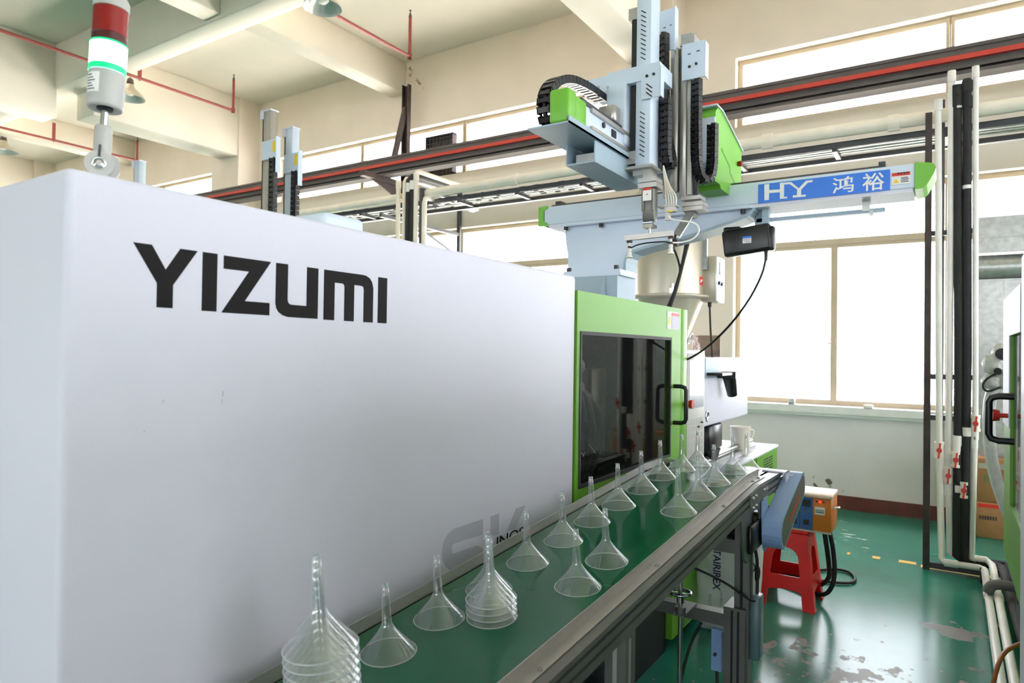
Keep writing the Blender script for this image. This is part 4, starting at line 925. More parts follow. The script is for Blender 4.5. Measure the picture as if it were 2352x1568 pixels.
part('door_strip', MB().bar((*around(va_+1.18, 0.240), 2.06), (*around(va_+1.18, 0.240), 2.60), 0.05, 0.02, (1, 0, 0)), 'galvanised', hd)
lbm = MB()
for i in range(6):
    pa, pb = around(va_+0.98+i*0.035, 0.2362), around(va_+0.98+(i+1)*0.035, 0.2362)
    lbm.add([(*pa, 1.955), (*pb, 1.955), (*pb, 2.012), (*pa, 2.012)], [(0, 1, 2, 3)], True)
hl = part('hot_label', lbm, 'sign_red', hd, 'red warning label')
lb2 = MB()
for i in range(4):
    pa, pb = around(va_+1.02+i*0.03, 0.2372), around(va_+1.02+(i+1)*0.03, 0.2372)
    lb2.add([(*pa, 1.970+0.004*i), (*pb, 1.970+0.004*i), (*pb, 1.985+0.004*i), (*pa, 1.985+0.004*i)], [(0, 1, 2, 3)], True)
part('label_print', lb2, 'sign_white', hl)
part('sight_glass', MB().torus((*around(va_+1.25, 0.148), 1.60), (math.cos(va_+1.25), math.sin(va_+1.25), -0.4), 0.035, 0.006, 24, 8), 'chrome', hd)
cb = part('control_cabinet', MB().box(4.50, 4.70, 1.302, 1.40, 1.848, 2.152, 0.003, 1), 'hopper_cream', hd, 'grey control cabinet')
part('cabinet_front', MB().box(4.508, 4.695, 1.299, 1.302, 1.855, 2.146), 'robot_blue', cb)
part('display', MB().box(4.565, 4.605, 1.296, 1.299, 2.035, 2.115), 'black_plastic', cb)
part('display', MB().box(4.585, 4.62, 1.2955, 1.299, 2.035, 2.065), 'sign_white', cb)
part('switch', MB().cyl((4.55, 1.299, 1.975), (4.55, 1.285, 1.975), 0.012, None, 14).mark().cyl((4.61, 1.299, 1.972), (4.61, 1.285, 1.972), 0.012, None, 14), 'black_plastic', cb)
part('cabinet_stay', MB().box(4.49, 4.60, 1.385, 1.42, 1.92, 1.94).box(4.49, 4.60, 1.385, 1.42, 2.08, 2.10), 'hopper_cream', hd)
part('cord', MB().tube([(4.56, 1.36, 1.85), (4.565, 1.36, 1.78), (4.58, 1.355, 1.6), (4.60, 1.35, 1.474)], 0.007, 8, 1).cyl((4.56, 1.36, 1.85), (4.56, 1.36, 1.815), 0.014, 0.012, 12), 'black_rubber', hd)
single('splash_plate', MB().box(5.0, 5.003, 1.41, 1.62, 1.476, 1.635), 'throat_steel', 'shiny metal splash plate standing below the hopper cone', 'plate', (5.0, 1.515, 1.476))

# measuring jug
jug = thing('measuring_jug', 'translucent white plastic jug standing on the machine base plate', 'jug', (4.98, 1.255, 0.775))
part('jug_body', MB().lathe([(0.0, 0.003), (0.056, 0.003), (0.060, 0.012), (0.070, 0.200), (0.073, 0.206), (0.070, 0.203), (0.058, 0.014), (0.0, 0.010)], (4.98, 1.255, 0.775), 32), 'jug_white', jug)
part('handle', MB().tube([(5.02, 1.20, 0.955), (5.035, 1.182, 0.957), (5.042, 1.172, 0.94), (5.035, 1.180, 0.90), (5.02, 1.198, 0.885)], 0.005, 8, 2), 'jug_white', jug)

# ================================================================ stool, controller, sacks
SX, SY = 4.44, 0.815
stl = thing('plastic_stool', 'scuffed red plastic stool carrying an orange and blue control box beside the conveyor end', 'stool', (SX, SY, 0))
HS, wt, wbm = 0.452, 0.118, 0.168
def stw(z): return wbm+(wt-wbm)*z/HS
seat = MB().box(SX-wt-0.006, SX+wt+0.006, SY-wt-0.006, SY+wt+0.006, HS-0.016, HS, 0.012, 3).box(SX-wt, SX+wt, SY-wt, SY+wt, HS-0.05, HS-0.012, 0.006, 1)
part('seat', seat, 'stool_red', stl)
def stool_side(k, lower=False):
    """apron plate with arched opening, cross rail and lower arch; k = quarter turns"""
    t = 0.006
    arch_w, z_arch0, z_arch1 = 0.064, 0.20, 0.345
    n_ = 10
    def pt(u, z, off):
        w_ = stw(z)-off; x_, y_ = -w_, u*stw(z)/wt
        for _ in range(k): x_, y_ = -y_, x_
        return (SX+x_, SY+y_, z)
    # outline pieces as quads: sides of the opening
    def plate(us):     # list of (u,z) polygon
        m_ = len(us)
        return [pt(u, z, 0) for u, z in us]+[pt(u, z, t) for u, z in us], [tuple(range(m_)), tuple(range(m_, 2*m_))[::-1]]+[(i, m_+i, m_+(i+1) % m_, (i+1) % m_) for i in range(m_)]
    mb = MB()
    arch = [(arch_w*math.cos(PI*i/n_), 0.285+0.065*math.sin(PI*i/n_)) for i in range(n_+1)]
    for i in range(n_):
        (u0, z0), (u1, z1) = arch[i], arch[i+1]
        mb.add(*plate([(u0, z0), (u0, HS-0.02), (u1, HS-0.02), (u1, z1)]))
    if lower: mb = MB()
    low = [(0.086*math.cos(PI*i/n_), 0.055+0.052*math.sin(PI*i/n_)**0.6) for i in range(n_+1)]
    for i in range(n_ if lower else 0):
        (u0, z0), (u1, z1) = low[i], low[i+1]
        mb.add(*plate([(u0, z0), (u0, 0.185), (u1, 0.185), (u1, z1)]))
    return mb
for k in range(4):
    part('apron', stool_side(k), 'stool_red', stl); part('cross_rail', stool_side(k, True), 'stool_red', stl)
for sx_ in (-1, 1):
    for sy_ in (-1, 1):
        m_ = MB()
        def q(a, b, z, off=0.0):
            w_ = stw(z); return (SX+sx_*(w_-a), SY+sy_*(w_-b), z)
        for zz0, zz1 in ((0.0, 0.012), (0.012, HS-0.02)):
            e = 0.004 if zz0 == 0 else 0
            wl0, wl1 = 0.064, 0.060
            for (a0, b0, a1, b1) in ((-e-0.001, -e-0.001, 0.007, wl0), (-e-0.0015, -e-0.0015, wl0, 0.007)):
                vs = [q(a0, b0, zz0), q(a1, b0, zz0), q(a1, b1, zz0), q(a0, b1, zz0), q(a0, b0, zz1), q(a1, b0, zz1), q(a1, b1, zz1), q(a0, b1, zz1)]
                m_.add(vs, [(0, 3, 2, 1), (4, 5, 6, 7), (0, 1, 5, 4), (1, 2, 6, 5), (2, 3, 7, 6), (3, 0, 4, 7)])
        part('leg', m_, 'stool_red', stl)

tb = thing('temperature_controller', 'orange and blue hot runner control box sitting on the red stool', 'control box', (4.46, 0.71, HS))
part('case', MB().box(4.35, 4.60, 0.572, 0.86, HS, 0.655, 0.004, 1), 'box_orange', tb)
part('lid', MB().box(4.345, 4.60, 0.568, 0.864, 0.655, 0.676, 0.004, 1), 'box_top', tb)
part('bottom_rail', MB().box(4.342, 4.35, 0.570, 0.862, HS, 0.462), 'grey_plastic', tb)
for y0, y1 in ((0.745, 0.805), (0.672, 0.741)):
    c_ = part('control_card', MB().box(4.343, 4.35, y0, y1, 0.464, 0.652), 'box_blue', tb, 'blue control card')
    ym = (y0+y1)/2
    part('card_display', MB().box(4.341, 4.343, ym-0.024, ym+0.022, 0.600, 0.640), 'ink', c_)
    bb = MB()
    for dy in (-0.014, 0.012):
        for z in (0.572, 0.585): bb.mark().cyl((4.343, ym+dy, z), (4.339, ym+dy, z), 0.006, None, 8)
    part('card_button', bb, 'teal_grey', c_)
    part('rocker_switch', MB().box(4.337, 4.343, ym-0.015, ym+0.015, 0.492, 0.522), 'rust_steel', c_)
for y, mt_ in ((0.650, 'tower_red_dark'), (0.632, 'lens_red_led'), (0.612, 'tower_red_dark')):
    part('indicator', MB().cyl((4.35, y, 0.636), (4.344, y, 0.636), 0.006, None, 12), mt_, tb)
br_ = part('breaker', MB().box(4.343, 4.35, 0.606, 0.660, 0.560, 0.604), 'sign_white', tb)
part('breaker_toggle', MB().box(4.338, 4.343, 0.610, 0.656, 0.572, 0.580).box(4.3415, 4.343, 0.610, 0.656, 0.584, 0.590), 'teal_grey', br_)
part('latch', MB().tube([(4.40, 0.572, 0.60), (4.40, 0.538, 0.602), (4.44, 0.536, 0.602), (4.44, 0.572, 0.60)], 0.005, 8, 1), 'chrome', tb)
cable('fat black cable dropping from the control box and looping behind the red stool', [(4.42, 0.62, 0.455), (4.43, 0.612, 0.40), (4.47, 0.598, 0.25), (4.53, 0.60, 0.14), (4.62, 0.68, 0.05), (4.72, 0.85, 0.02), (4.85, 1.02, 0.015)], 0.014)
cable('second fat black cable arching from the control box down onto the floor', [(4.42, 0.59, 0.455), (4.43, 0.572, 0.36), (4.44, 0.560, 0.22), (4.44, 0.575, 0.12), (4.48, 0.62, 0.05), (4.58, 0.72, 0.018), (4.70, 0.95, 0.015)], 0.013)
cable('grey black cable loop lying on the green floor right of the stool', [(4.9, 1.02, 0.012), (5.05, 0.80, 0.012), (5.22, 0.66, 0.012), (5.20, 0.55, 0.012), (5.0, 0.50, 0.012), (4.90, 0.58, 0.012), (4.88, 0.78, 0.012), (4.90, 1.0, 0.012)], 0.010)

def sack(name, cx, cyy, w, d, h, lean, label, rz=0.0):
    bm = bmesh.new(); bmesh.ops.create_grid(bm, x_segments=1, y_segments=1, size=1); bm.clear()
    nu, nv = 28, 18; vs = []
    for j in range(nv+1):
        v = j/nv; zz = h*v
        e = min(v, 1-v)*2
        fat = (1-(1-min(1, e*2.2))**2)**0.5 if e < 0.4545 else 1
        for i in range(nu):
            a = 2*PI*i/nu
            ca, sa = math.cos(a), math.sin(a)
            ww = w/2*(0.90+0.10*fat); dd = d/2*(0.12+0.88*fat)
            x = dd*math.copysign(abs(ca)**0.6, ca); y = ww*math.copysign(abs(sa)**0.55, sa)
            x += 0.006*math.sin(9*v*3+a*3)+0.005*math.sin(17*v+5*a); y += 0.004*math.sin(11*v+a*2)
            x += lean*v
            vs.append((cx+x*math.cos(rz)-y*math.sin(rz), cyy+x*math.sin(rz)+y*math.cos(rz), 0.004+zz))
    mb = MB(); fs = []
    for j in range(nv):
        for i in range(nu): fs.append((j*nu+i, j*nu+(i+1) % nu, (j+1)*nu+(i+1) % nu, (j+1)*nu+i))
    mb.add(vs, fs, True); mb.add(vs[:nu], [tuple(range(nu))[::-1]]); mb.add(vs[-nu:], [tuple(range(nu))])
    r = thing(name, label, 'sack', (cx, cyy, 0))
    part('sack_body', mb, 'sack_white', r)
    return r
sk = sack('resin_sack', 3.70, 0.985, 0.33, 0.15, 0.68, 0.03, 'white plastic resin sack with navy lettering under the conveyor beside the machine')
text_part('letter', 'TAIRIREX', (3.6275, 1.049, 0.460), (0, 0, -1), (0, -1, 0), 0.040, 'navy_ink', sk, bold=0.012, width=0.215)
text_part('letter', 'GENERAL P', (3.6275, 1.010, 0.245), (0, 0, -1), (0, -1, 0), 0.012, 'grey_print', sk, width=0.10)
text_part('letter', 'POLYS', (3.6275, 1.072, 0.215), (0, 0, -1), (0, -1, 0), 0.016, 'grey_print', sk, width=0.06)
lgm = MB().torus((3.629, 0.862, 0.40), (1, 0, 0), 0.028, 0.003, 24, 6).torus((3.629, 0.868, 0.60), (1, 0, 0), 0.018, 0.003, 20, 6)
part('round_emblem', lgm, 'ink', sk)

# ================================================================ right hand pipe stand
ps = thing('pipe_stand', 'dark rusty steel post frame on the floor before the big window', 'frame', (5.64, 0.0, 0))
part('post', MB().box(5.62, 5.66, 0.106, 0.148, 0.0, 3.24), 'rust_steel', ps)
part('post', MB().box(5.76, 5.80, 0.030, 0.060, 0.13, 3.36), 'dark_angle', ps)
part('foot_bar', MB().box(5.62, 5.66, -0.22, 0.106, 0.015, 0.055), 'black_plastic', ps)
for y in (-0.20, -0.27): part('foot_stub', MB().box(5.50, 5.54, y-0.018, y+0.018, 0.0, 0.10), 'black_plastic', ps)
part('foot_stub', MB().box(4.40, 4.44, -0.23, -0.19, 0.0, 0.085), 'black_plastic', ps)
for z in (2.38, 1.36, 1.07): part('pipe_bracket', MB().box(5.655, 5.69, -0.17, 0.11, z-0.018, z+0.018), 'black_plastic', ps)
def valve(parent, x, y, z, white='jug_white'):
    v = part('ball_valve', MB().cyl((x, y, z-0.05), (x, y, z+0.05), 0.026, None, 14).cyl((x, y, z-0.055), (x, y, z-0.035), 0.030, None, 14).cyl((x, y, z+0.035), (x, y, z+0.055), 0.030, None, 14).box(x-0.03, x, y-0.016, y+0.016, z-0.018, z+0.018), white, parent, 'white ball valve')
    part('valve_handle', MB().cyl((x-0.025, y, z), (x-0.048, y, z), 0.017, None, 14).bar((x-0.045, y+0.004, z-0.055), (x-0.045, y-0.006, z+0.050), 0.012, 0.010, (1, 0, 0)), 'red_plastic', v, 'red lever')
def pvc(label, pts, r, material, valves=(), caps=(), gaps=(), name='water_pipe', group=None):
    t = thing(name, label, 'pipe', pts[0], group)
    part('pipe_run', MB().tube(pts, r, 14), material, t)
    for p, d_ in caps: part('coupling', MB().cyl(Vector(p)-Vector(d_)*0.04, Vector(p)+Vector(d_)*0.04, r*1.22, None, 14), material, t)
    for z in gaps: part('bare_section', MB().cyl(z[0], z[1], r*1.04, None, 14), 'pvc_white', t)
    for v in valves: valve(t, *v)
    return t
PX = 5.60
def corner(*p): return p
pvc('thin white pipe with a red lever valve, next to the rusty post', [(5.62, 0.071, 3.30), (PX, 0.052, 0.86), (PX, 0.034, 0.10), (5.58, 0.02, 0.085), (5.56, -0.02, 0.085), (5.56, -0.18, 0.085), (5.53, -0.205, 0.085), (5.48, -0.208, 0.085), (3.3, -0.196, 0.085)], 0.021, 'pvc_white', [(PX, 0.052, 0.852)], [((5.618, 0.069, 3.28), (0, 0, 1)), ((PX, 0.047, 0.76), (0, 0, 1)), ((5.56, -0.02, 0.085), (0, 1, 0)), ((4.95, -0.205, 0.085), (1, 0, 0))])
pvc('thin white pipe with a red lever valve, second from the rusty post', [(5.63, -0.009, 3.50), (5.61, -0.003, 0.68), (5.61, -0.016, 0.15), (5.62, -0.03, 0.13), (5.62, -0.22, 0.13), (5.58, -0.252, 0.11), (5.50, -0.255, 0.10), (3.3, -0.246, 0.085)], 0.021, 'pvc_white', [(5.61, -0.002, 0.680)], [((5.61, -0.006, 0.58), (0, 0, 1)), ((5.63, -0.009, 3.47), (0, 0, 1)), ((4.9, -0.253, 0.097), (1, 0, 0))])
pvc('fat black foam wrapped pipe with a white gap near its top', [(5.62, -0.042, 3.40), (5.61, -0.058, 1.5), (PX, -0.056, 0.6), (PX, -0.052, 0.13), (5.63, -0.08, 0.10), (5.66, -0.28, 0.09), (5.62, -0.305, 0.09), (5.55, -0.31, 0.09), (3.9, -0.325, 0.09)], 0.027, 'pipe_foam', [(PX-0.004, -0.045, 0.795)], [((5.62, -0.043, 3.36), (0, 0, 1)), ((5.62, -0.044, 3.29), (0, 0, 1))], [((5.62, -0.046, 3.235), (5.62, -0.0445, 3.30)), ((PX, -0.052, 0.85), (PX, -0.054, 0.96)), ((PX, -0.058, 0.57), (PX, -0.058, 0.62))])
pvc('fat black foam wrapped pipe with the lowest red lever valve', [(5.62, -0.098, 3.43), (5.61, -0.108, 1.5), (PX, -0.100, 0.6), (PX, -0.096, 0.12), (5.66, -0.13, 0.10), (5.72, -0.32, 0.09), (5.68, -0.35, 0.09), (5.60, -0.358, 0.09), (4.2, -0.375, 0.09)], 0.027, 'pipe_foam', [(PX-0.004, -0.092, 0.592)], [((5.62, -0.099, 3.38), (0, 0, 1)), ((5.62, -0.1, 3.27), (0, 0, 1))], [((5.617, -0.102, 2.665), (5.617, -0.102, 2.69)), ((PX, -0.108, 0.96), (PX, -0.107, 1.02))])
pvc('thin white pipe with a red lever valve at sill height, rightmost of the stand', [(5.62, -0.147, 3.50), (5.60, -0.155, 1.05), (5.60, -0.138, 0.13), (5.64, -0.16, 0.11), (5.74, -0.19, 0.10)], 0.018, 'pvc_white', [(5.60, -0.155, 1.052)], [((5.62, -0.147, 3.47), (0, 0, 1)), ((5.60, -0.15, 0.92), (0, 0, 1)), ((5.60, -0.153, 0.98), (0, 0, 1))])
single('pipe_elbow_cover', MB().tube([(4.90, -0.20, 0.115), (4.90, -0.215, 0.16), (4.90, -0.26, 0.175), (4.90, -0.34, 0.17)], 0.03, 12, 2), 'pipe_foam_grey', 'grey foam elbow lying across the floor pipes', 'pipe', (4.9, -0.20, 0.115))
cable('brown rubber hose curving down to the floor at the bottom right', [(3.62, -0.30, 0.30), (3.52, -0.235, 0.305), (3.42, -0.185, 0.29), (3.30, -0.15, 0.20), (3.20, -0.135, 0.10), (3.05, -0.128, 0.012)], 0.009, material='hose_brown', name='hose', cat='hose')

# ================================================================ left pipe stand, overhead pipe and cable tray
ls = thing('pipe_stand', 'dark steel post with a small arm behind the white machine', 'frame', (5.65, 4.9, 0))
part('post', MB().box(5.64, 5.68, 4.85, 4.885, 0, 3.27), 'dark_angle', ls)
part('post', MB().box(5.70, 5.74, 5.135, 5.165, 0, 3.30), 'dark_angle', ls)
part('arm', MB().bar((5.66, 4.868, 3.255), (6.35, 4.868, 3.265), 0.03, 0.035).bar((5.66, 4.868, 3.05), (5.95, 4.868, 3.13), 0.025, 0.03), 'dark_angle', ls)
pvc('cream vertical pipe, leftmost of the bundle rising behind the machine roof', [(5.65, 5.195, 0.0), (5.65, 5.205, 3.38)], 0.026, 'pvc_cream', (), [((5.65, 5.205, 3.35), (0, 0, 1))])
pvc('cream vertical pipe bending towards the window, second of the bundle behind the machine', [(5.64, 5.09, 0.0), (5.64, 5.10, 3.36), (5.66, 5.095, 3.40), (5.72, 5.09, 3.41), (6.2, 5.09, 3.41)], 0.026, 'pvc_cream')
pvc('black foam pipe with white tips left in the bundle behind the machine', [(5.64, 5.04, 0.0), (5.64, 5.04, 3.26), (5.64, 5.04, 3.37), (5.68, 5.04, 3.42), (6.4, 5.04, 3.44)], 0.034, 'pipe_foam', (), (), [((5.64, 5.04, 3.24), (5.64, 5.04, 3.34))])
pvc('black foam pipe with white tips right in the bundle behind the machine', [(5.64, 4.985, 0.0), (5.64, 4.985, 3.28), (5.64, 4.985, 3.39), (5.68, 4.985, 3.43), (6.4, 4.985, 3.45)], 0.034, 'pipe_foam', (), (), [((5.64, 4.985, 3.26), (5.64, 4.985, 3.36))])
pvc('cream pipe rising highest of the bundle and turning to the wall', [(5.64, 4.925, 0.0), (5.64, 4.935, 3.42), (5.65, 4.935, 3.45), (5.69, 4.935, 3.465), (6.5, 4.935, 3.47)], 0.026, 'pvc_cream', (), [((5.64, 4.935, 3.40), (0, 0, 1))])
pvc('cream pipe dropping below the cable tray with an upturned end', [(5.66, 4.825, 0.0), (5.66, 4.83, 3.10), (5.67, 4.825, 3.15), (5.72, 4.82, 3.165), (6.42, 4.735, 3.165), (6.49, 4.728, 3.18), (6.50, 4.725, 3.23), (6.50, 4.725, 3.36)], 0.028, 'pvc_cream', (), [((6.10, 4.775, 3.165), (0.99, -0.12, 0)), ((6.40, 4.738, 3.165), (0.99, -0.12, 0))])
pvc('long cream PVC main running level along the window wall', [(5.73, -2.6, 3.235), (5.73, 3.0, 3.24), (5.73, 7.9, 3.19)], 0.050, 'pvc_cream', (), [((5.73, 1.25, 3.238), (0, 1, 0)), ((5.73, 3.7, 3.235), (0, 1, 0)), ((5.73, 0.35, 3.235), (0, 1, 0))])
tr = thing('cable_tray', 'dark steel ladder tray hung along the window wall under the cream main', 'tray', (5.9, 2.6, 3.08))
part('side_angle', MB().box(5.78, 5.785, -2.6, 8.4, 3.115, 3.165).box(5.78, 5.82, -2.6, 8.4, 3.160, 3.165), 'dark_angle', tr)
part('side_angle', MB().box(6.06, 6.10, -2.6, 8.4, 3.085, 3.090).box(6.10, 6.105, -2.6, 8.4, 3.085, 3.135), 'dark_angle', tr)
y = -2.2
while y < 8.4:
    part('rung', MB().box(5.79, 6.10, y-0.018, y+0.018, 3.095, 3.120), 'dark_angle', tr); y += 0.74
for y in (-2.0, 1.9, 5.62, 8.2):
    part('wall_bracket', MB().box(5.80, 7.34, y-0.02, y+0.02, 3.05, 3.09).box(7.30, 7.34, y-0.025, y+0.025, 2.72, 3.70).bar((6.4, y, 3.06), (7.32, y, 2.76), 0.03, 0.03), 'dark_angle', tr)
for k, x in enumerate((5.855, 5.925, 5.995)):
    fo = thing('foil_pipe', 'silver foil wrapped line in the tray, %s' % ('nearest the cream main', 'middle of three', 'farthest from the cream main')[k], 'pipe', (x, 2.6, 3.155), None)
    part('pipe_run', MB().tube([(x, -2.6, 3.153)]+[(x+random.uniform(-.004, .004), -2.3+0.35*i, 3.153+random.uniform(-.004, .003)) for i in range(30)], 0.031, 10), 'galvanised', fo)
    tb_ = MB(); y = 2.75
    while y < 8.0:
        if random.random() < 0.85: tb_.cyl((x, y, 3.153), (x, y+random.uniform(0.03, 0.07), 3.153), 0.036, None, 10)
        y += random.uniform(0.16, 0.3)
    part('black_tape', tb_, 'black_rubber', fo, kind='stuff')

# ================================================================ crane rail on the wall
cr = thing('crane_rail', 'dark steel crane runway beam with a red conductor strip crossing the windows', 'beam', (6.7, 4.0, 3.83))
cr_b = MB()
cr_b.box(6.64, 6.80, -3.2, 20.5, 4.045, 4.075).box(6.70, 6.725, -3.2, 20.5, 3.86, 4.05).box(6.64, 6.80, -3.2, 20.5, 3.832, 3.860)
part('runway_beam', cr_b, 'crane_steel', cr)
part('conductor_strip', MB().box(6.612, 6.65, -3.2, 20.5, 3.945, 3.985), 'crane_red', cr, 'red conductor strip')
part('strip_carrier', MB().box(6.65, 6.70, -3.2, 20.5, 3.885, 4.045), 'crane_steel', cr)
for yb in (6.45, -1.2):
    bkt = part('wall_bracket', MB().box(7.10, 7.16, yb-0.055, yb-0.045, 3.55, 5.23).box(7.10, 7.16, yb+0.045, yb+0.055, 3.55, 5.23).box(7.16, 7.17, yb-0.055, yb+0.055, 3.55, 5.23), 'rust_steel', cr)
    part('brace', MB().bar((7.12, yb+0.0, 4.90), (6.92, yb+0.03, 4.10), 0.05, 0.07), 'rust_steel', cr)
    part('arm', MB().box(6.30, 7.15, yb-0.04, yb+0.04, 3.76, 3.832).prism([(6.45, 3.76), (7.15, 3.76), (7.15, 3.52)], 'y', yb-0.01, yb+0.01), 'rust_steel', cr)

# exhaust fan in the upper window
ef = thing('exhaust_fan', 'dark square exhaust fan set into the upper window', 'fan', (7.38, 6.03, 3.95))
part('housing', MB().box(7.36, 7.46, 5.79, 5.81, 3.95, 4.52).box(7.36, 7.46, 6.26, 6.28, 3.95, 4.52).box(7.36, 7.46, 5.79, 6.28, 4.50, 4.52).box(7.36, 7.46, 5.79, 6.28, 3.95, 3.97).box(7.45, 7.46, 5.79, 6.28, 3.95, 4.52), 'rust_steel', ef)
for k in range(9): part('grille_bar', MB().box(7.352, 7.36, 5.79, 6.28, 3.985+k*0.06, 3.992+k*0.06), 'dark_angle', ef)
for k in range(8): part('grille_bar', MB().box(7.346, 7.352, 5.82+k*0.06, 5.827+k*0.06, 3.95, 4.52), 'dark_angle', ef)
fb = MB()
for k in range(5):
    a = 2*PI*k/5; fb.bar((7.41, 6.035+0.03*math.cos(a), 4.235+0.03*math.sin(a)), (7.41, 6.035+0.2*math.cos(a), 4.235+0.2*math.sin(a)), 0.11, 0.006, (1, 0.5*math.sin(a), -0.5*math.cos(a)))
part('fan_blade', fb.cyl((7.37, 6.035, 4.235), (7.44, 6.035, 4.235), 0.05, None, 14), 'black_plastic', ef)

# ================================================================ lamps and sprinkler pipes under the ceiling
def pendant(x, y, z, R, label):
    t = thing('pendant_lamp', label, 'lamp', (x, y, z))
    part('shade', MB().lathe([(R, 0.0), (R*0.93, 0.035), (R*0.62, 0.10), (R*0.34, 0.145), (R*0.26, 0.19), (R*0.20, 0.20)], (x, y, z), 36), 'lamp_metal', t)
    part('reflector', MB().lathe([(R*0.99, 0.002), (R*0.90, 0.034), (R*0.60, 0.096), (R*0.45, 0.118), (0.0, 0.118)], (x, y, z), 36), 'lamp_inside', t)
    part('bulb', MB().lathe([(0.0, 0.045), (R*0.22, 0.052), (R*0.34, 0.08), (R*0.30, 0.115)], (x, y, z), 20), 'sign_white', t)
    part('socket', MB().lathe([(R*0.22, 0.19), (R*0.24, 0.22), (R*0.20, 0.27), (0.012, 0.29)], (x, y, z), 18), 'rust_steel', t)
    part('rod', MB().cyl((x, y, z+0.28), (x, y, CZ), 0.010, None, 8).cyl((x, y, CZ-0.03), (x, y, CZ), 0.045, 0.05, 14), 'lamp_metal', t)
pendant(4.58, 5.28, 4.90, 0.19, 'metal pendant lamp at the top edge of the view')
pendant(4.90, 9.51, 4.90, 0.19, 'metal pendant lamp partly behind the signal tower')
pendant(5.20, 14.40, 4.97, 0.23, 'metal pendant lamp hanging at the left edge of the view')
def sprinkler(label, y, xe, z, drops, x0=BACKX+0.2, zt=5.55):
    t = thing('sprinkler_pipe', label, 'pipe', (xe, y, z))
    part('pipe_run', MB().cyl((x0, y, z), (xe, y, z), 0.020, None, 10), 'sprinkler_red', t)
    part('riser', MB().cyl((xe, y, z), (xe, y, zt-0.05), 0.019, None, 10).lathe([(0.026, -0.03), (0.028, 0.03)], (xe, y, z), 12), 'sprinkler_red', t)
    part('sprinkler_head', MB().cyl((xe, y, zt-0.05), (xe, y, zt), 0.022, 0.010, 10).cyl((xe, y, zt), (xe, y, zt+0.03), 0.006, None, 8).cyl((xe, y, zt+0.03), (xe, y, zt+0.034), 0.016, None, 10), 'rust_steel', t)
    for x, zz in drops: part('hanger', MB().box(x-0.025, x+0.025, y-0.006, y+0.006, z+0.02, zz).cyl((x, y, z-0.03), (x, y, z+0.05), 0.012, None, 8), 'sprinkler_red', t)
sprinkler('red sprinkler pipe ending below the middle ceiling bay', 5.43, 6.05, 5.0, (), zt=5.52)
sprinkler('red sprinkler pipe passing behind the signal tower to an upright end', 8.93, 6.10, 5.0, ((4.72, 5.35),), zt=5.50)
sprinkler('red sprinkler pipe in the far left bay behind the tower hinge', 12.93, 6.82, 5.0, ((5.40, 5.30),), zt=5.40)
sprinkler('lowest red sprinkler pipe at the far left above the machine corner', 18.9, 6.95, 5.0, ((6.0, 5.35),), zt=5.5)
single('hanging_rod', MB().cyl((6.2, 13.2, 4.55), (6.2, 13.2, CZ), 0.02, None, 8), 'sprinkler_red', 'short upright red rod above the machine corner at the far left', 'pipe', (6.2, 13.2, 4.55))

# ================================================================ robots of the machines behind (only their raised arms show)
def back_arm(x, y, zt, w, label, bracket_z, chain_on=True, tall=0.0):
    t = thing('robot_arm', label, 'robot', (x, y, 0))
    part('vertical_arm', MB().box(x, x+0.07, y-w/2, y+w/2, 0.0, zt-0.01, 0.003, 1), 'aluminium' if tall else 'robot_blue', t)
    part('arm_cap', MB().box(x-0.004, x+0.074, y-w/2-0.006, y+w/2+0.03, zt-0.012, zt).box(x-0.008, x+0.03, y+w/2, y+w/2+0.034, zt-0.07, zt-0.002), 'machine_white', t)
    part('arm_belt', MB().box(x+0.012, x+0.04, y+w/2+0.006, y+w/2+0.028, 0.02, zt-0.07), 'black_plastic', t)
    if bracket_z:
        b = part('chain_plate', MB().box(x-0.012, x-0.006, y-w/2-0.085, y+w/2, bracket_z-0.15, bracket_z).box(x-0.012, x+0.03, y-w/2-0.090, y-w/2-0.085, bracket_z-0.26, bracket_z+0.02), 'robot_blue', t)
        part('caution_label', MB().box(x-0.0135, x-0.012, y-w/2-0.080, y-w/2-0.045, bracket_z-0.10, bracket_z-0.015), 'sign_yellow', b)
        if chain_on: chain([(x, y-w/2-0.045, bracket_z-0.14), (x, y-w/2-0.045, bracket_z-0.5), (x, y-w/2-0.045, bracket_z-1.0)], 0.06, 0.04, 0.04, (0, 1, 0), t)
    return t
back_arm(3.41, 4.55, 3.385, 0.085, 'tall robot arm behind the machine, left one with the yellow label plate', 3.13, True, 1)
back_arm(3.56, 4.47, 3.275, 0.085, 'shorter robot arm behind the machine, right beside the taller one', 3.05, True)
back_arm(3.55, 7.28, 3.44, 0.10, 'far robot arm top peeking over the machine just right of the signal tower', None, False, 1)
back_arm(3.70, 7.02, 3.40, 0.10, 'far robot arm top peeking over the machine, farther right of the signal tower', None, False)

# ================================================================ neighbouring machine at the right edge
Y2 = -0.175
m2 = thing('injection_moulding_machine', 'white and green moulding machine cut by the right edge of the view', 'machine', (2.8, -0.7, 0))
part('clamp_cover', MB().box(0.55, 2.435, Y2-1.0, Y2, 0.45, 1.80, 0.012, 3), 'machine_white', m2)
part('plinth', MB().box(0.6, 2.4, Y2-0.95, Y2-0.25, 0, 0.45), 'dark_cavity', m2)
d2 = part('guard_door', MB().box(2.86, 3.15, Y2-0.03, Y2-0.002, 0.78, 1.715).box(2.44, 2.86, Y2-0.03, Y2-0.002, 1.576, 1.715).box(2.44, 2.86, Y2-0.03, Y2-0.002, 0.78, 1.0), 'machine_green', m2, 'green guard door')
part('door_skin', MB().box(2.44, 2.859, Y2-0.0015, Y2+0.002, 1.576, 1.717).box(2.86, 3.152, Y2-0.0015, Y2+0.002, 1.26, 1.717), 'machine_white', d2, 'white upper door skin')
